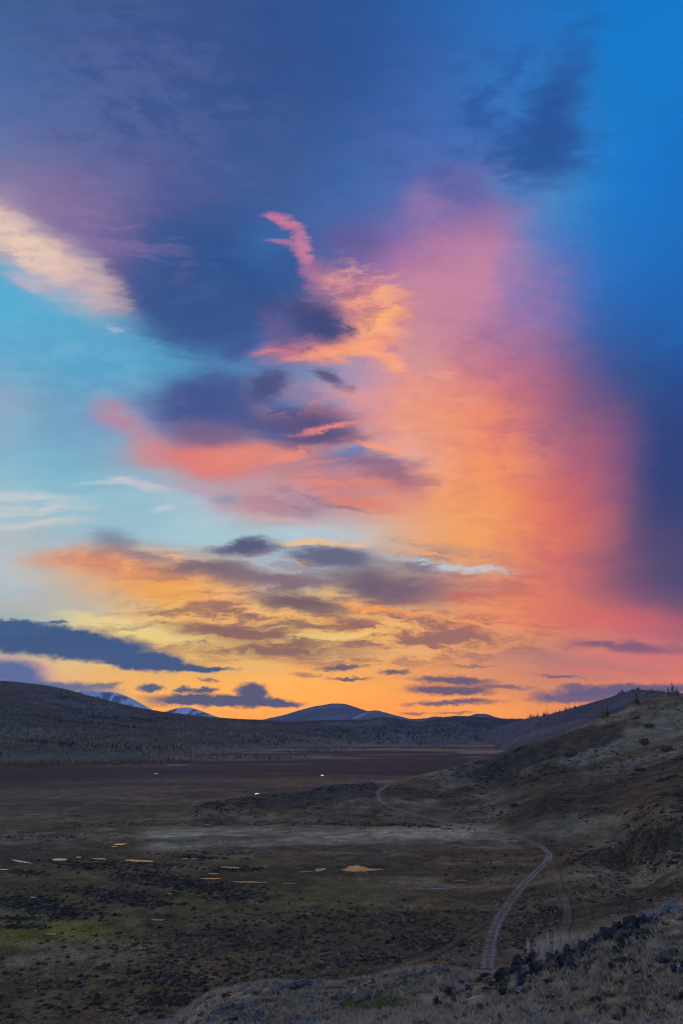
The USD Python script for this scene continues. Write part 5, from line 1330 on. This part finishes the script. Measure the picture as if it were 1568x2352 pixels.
scatter("grass", tufts, np.stack([x, y, z], -1), np.stack([s * 1.3, s * 1.3, s], -1), rg.uniform(0, 6.28, len(x)), which, "dry straw and grey sedge tufts covering the knoll in the foreground", "grass")
# tussocks of pale grass on the flats
TN = 26000
az, r = rg.uniform(-25, 27, TN), np.exp(rg.uniform(math.log(95), math.log(720), TN))
xt, yt = r * np.sin(np.radians(az)), r * np.cos(np.radians(az))
zt = ground_z(xt, yt)
keep = (fbm2(xt, yt, 15, 4, 191, (1.6, 1)) > .47) & (all_tracks.query(np.stack([xt, yt], -1))[0] > 2.2) & (zt < 60)
keep[pond_tree.query(shapely.points(xt, yt), predicate="intersects")[0]] = False
xt, yt, zt = xt[keep], yt[keep], zt[keep]
s = rg.uniform(1.6, 3.6, len(xt))
scatter("tussock_grass", [tufts[0], tufts[1], tufts[2]], np.stack([xt, yt, zt], -1), np.stack([s * 1.6, s * 1.6, s * .9], -1), rg.uniform(0, 6.28, len(xt)), rg.choice([0, 1, 2], len(xt), p=[.4, .25, .35]), "pale and rusty grass tussocks standing over the marshy flats", "grass")
# low cushion plants and stones between the grass
keep = rg.random(len(x)) < .10
xs, ys, zs_ = x[keep] + rg.normal(size=keep.sum()) * .3, y[keep] + rg.normal(size=keep.sum()) * .3, None
zs_ = ground_z(xs, ys)
s = rg.uniform(.15, .55, len(xs))
CUSHION = plain_mat("grey_cushion_plant", (.34, .33, .27), (.20, .195, .16), random=.35)
scatter("cushion_plants", [(protos[2], CUSHION), (protos[1], HEATH_DARK)], np.stack([xs, ys, zs_], -1), np.stack([s, s, s * .5], -1), rg.uniform(0, 6.28, len(xs)), rg.choice([0, 1], len(xs), p=[.7, .3]), "grey cushion plants and dark dwarf heath between the grass of the knoll", "ground cover")
# dwarf heath growing round the outcrop and the boulders
hx = np.concatenate([rg.uniform(1105, 1520, 420), rg.uniform(600, 1060, 200), rg.uniform(1000, 1568, 260)])
hy = np.concatenate([np.interp(hx[:420], line_x, line_y) + 14 + rg.normal(size=420) * 14, np.interp(hx[420:620], [600, 1060], [2296, 2242]) + rg.normal(size=200) * 12, rg.uniform(2180, 2352, 260)])
q, ok = hits(hx, hy, 14.0, 80.0, 500)
q = q[ok]
q = q[rg.random(len(q)) < .5]
s = rg.uniform(.1, .34, len(q))
scatter("dwarf_heath", [(protos[0], HEATH_DARK), (protos[3], HEATH_BROWN)], q, np.stack([s * 1.3, s, s * .6], -1), rg.uniform(0, 6.28, len(q)), rg.choice([0, 1], len(q), p=[.5, .5]), "low dark heath twigs growing round the outcrop and boulders of the knoll", "heath")
# the pale clump behind the outcrop
p = hit(1290, 2192, 14)
x_ = thing("grass_clump", "tall pale straw clump of feather grass rising behind the jagged outcrop", "grass clump", p)
bl, bf, n0 = [], [], 0
for k in range(34):
    v, f = tuft(740 + k, 14, .85, .3)
    v = v + [rg.normal() * .55, rg.normal() * .25, 0]
    bl.append(v); bf.append(f + n0); n0 += len(v)
obj("blades", (np.vstack(bl), np.vstack(bf)), plain_mat("pale_feather_grass", (.72, .64, .48), (.55, .47, .34), random=0, translucent=.25), str(x_.GetPath()))

# ---------------------------------------------------------------- air
haze_mat = usdkit.material(stage, "/World/Looks/haze", {"v": ("principled_volume", {"color": (.66, .76, .98), "density": 2.8e-5, "anisotropy": 0.0})}, [], volume="v.volume")
hb = trimesh.creation.box((19600, 19600, 1000))
hb.apply_translation((0, 0, 1000 / 2 - 8))
tag(obj("haze", hb, haze_mat), "thin bluish evening haze in the valley air", kind="stuff")
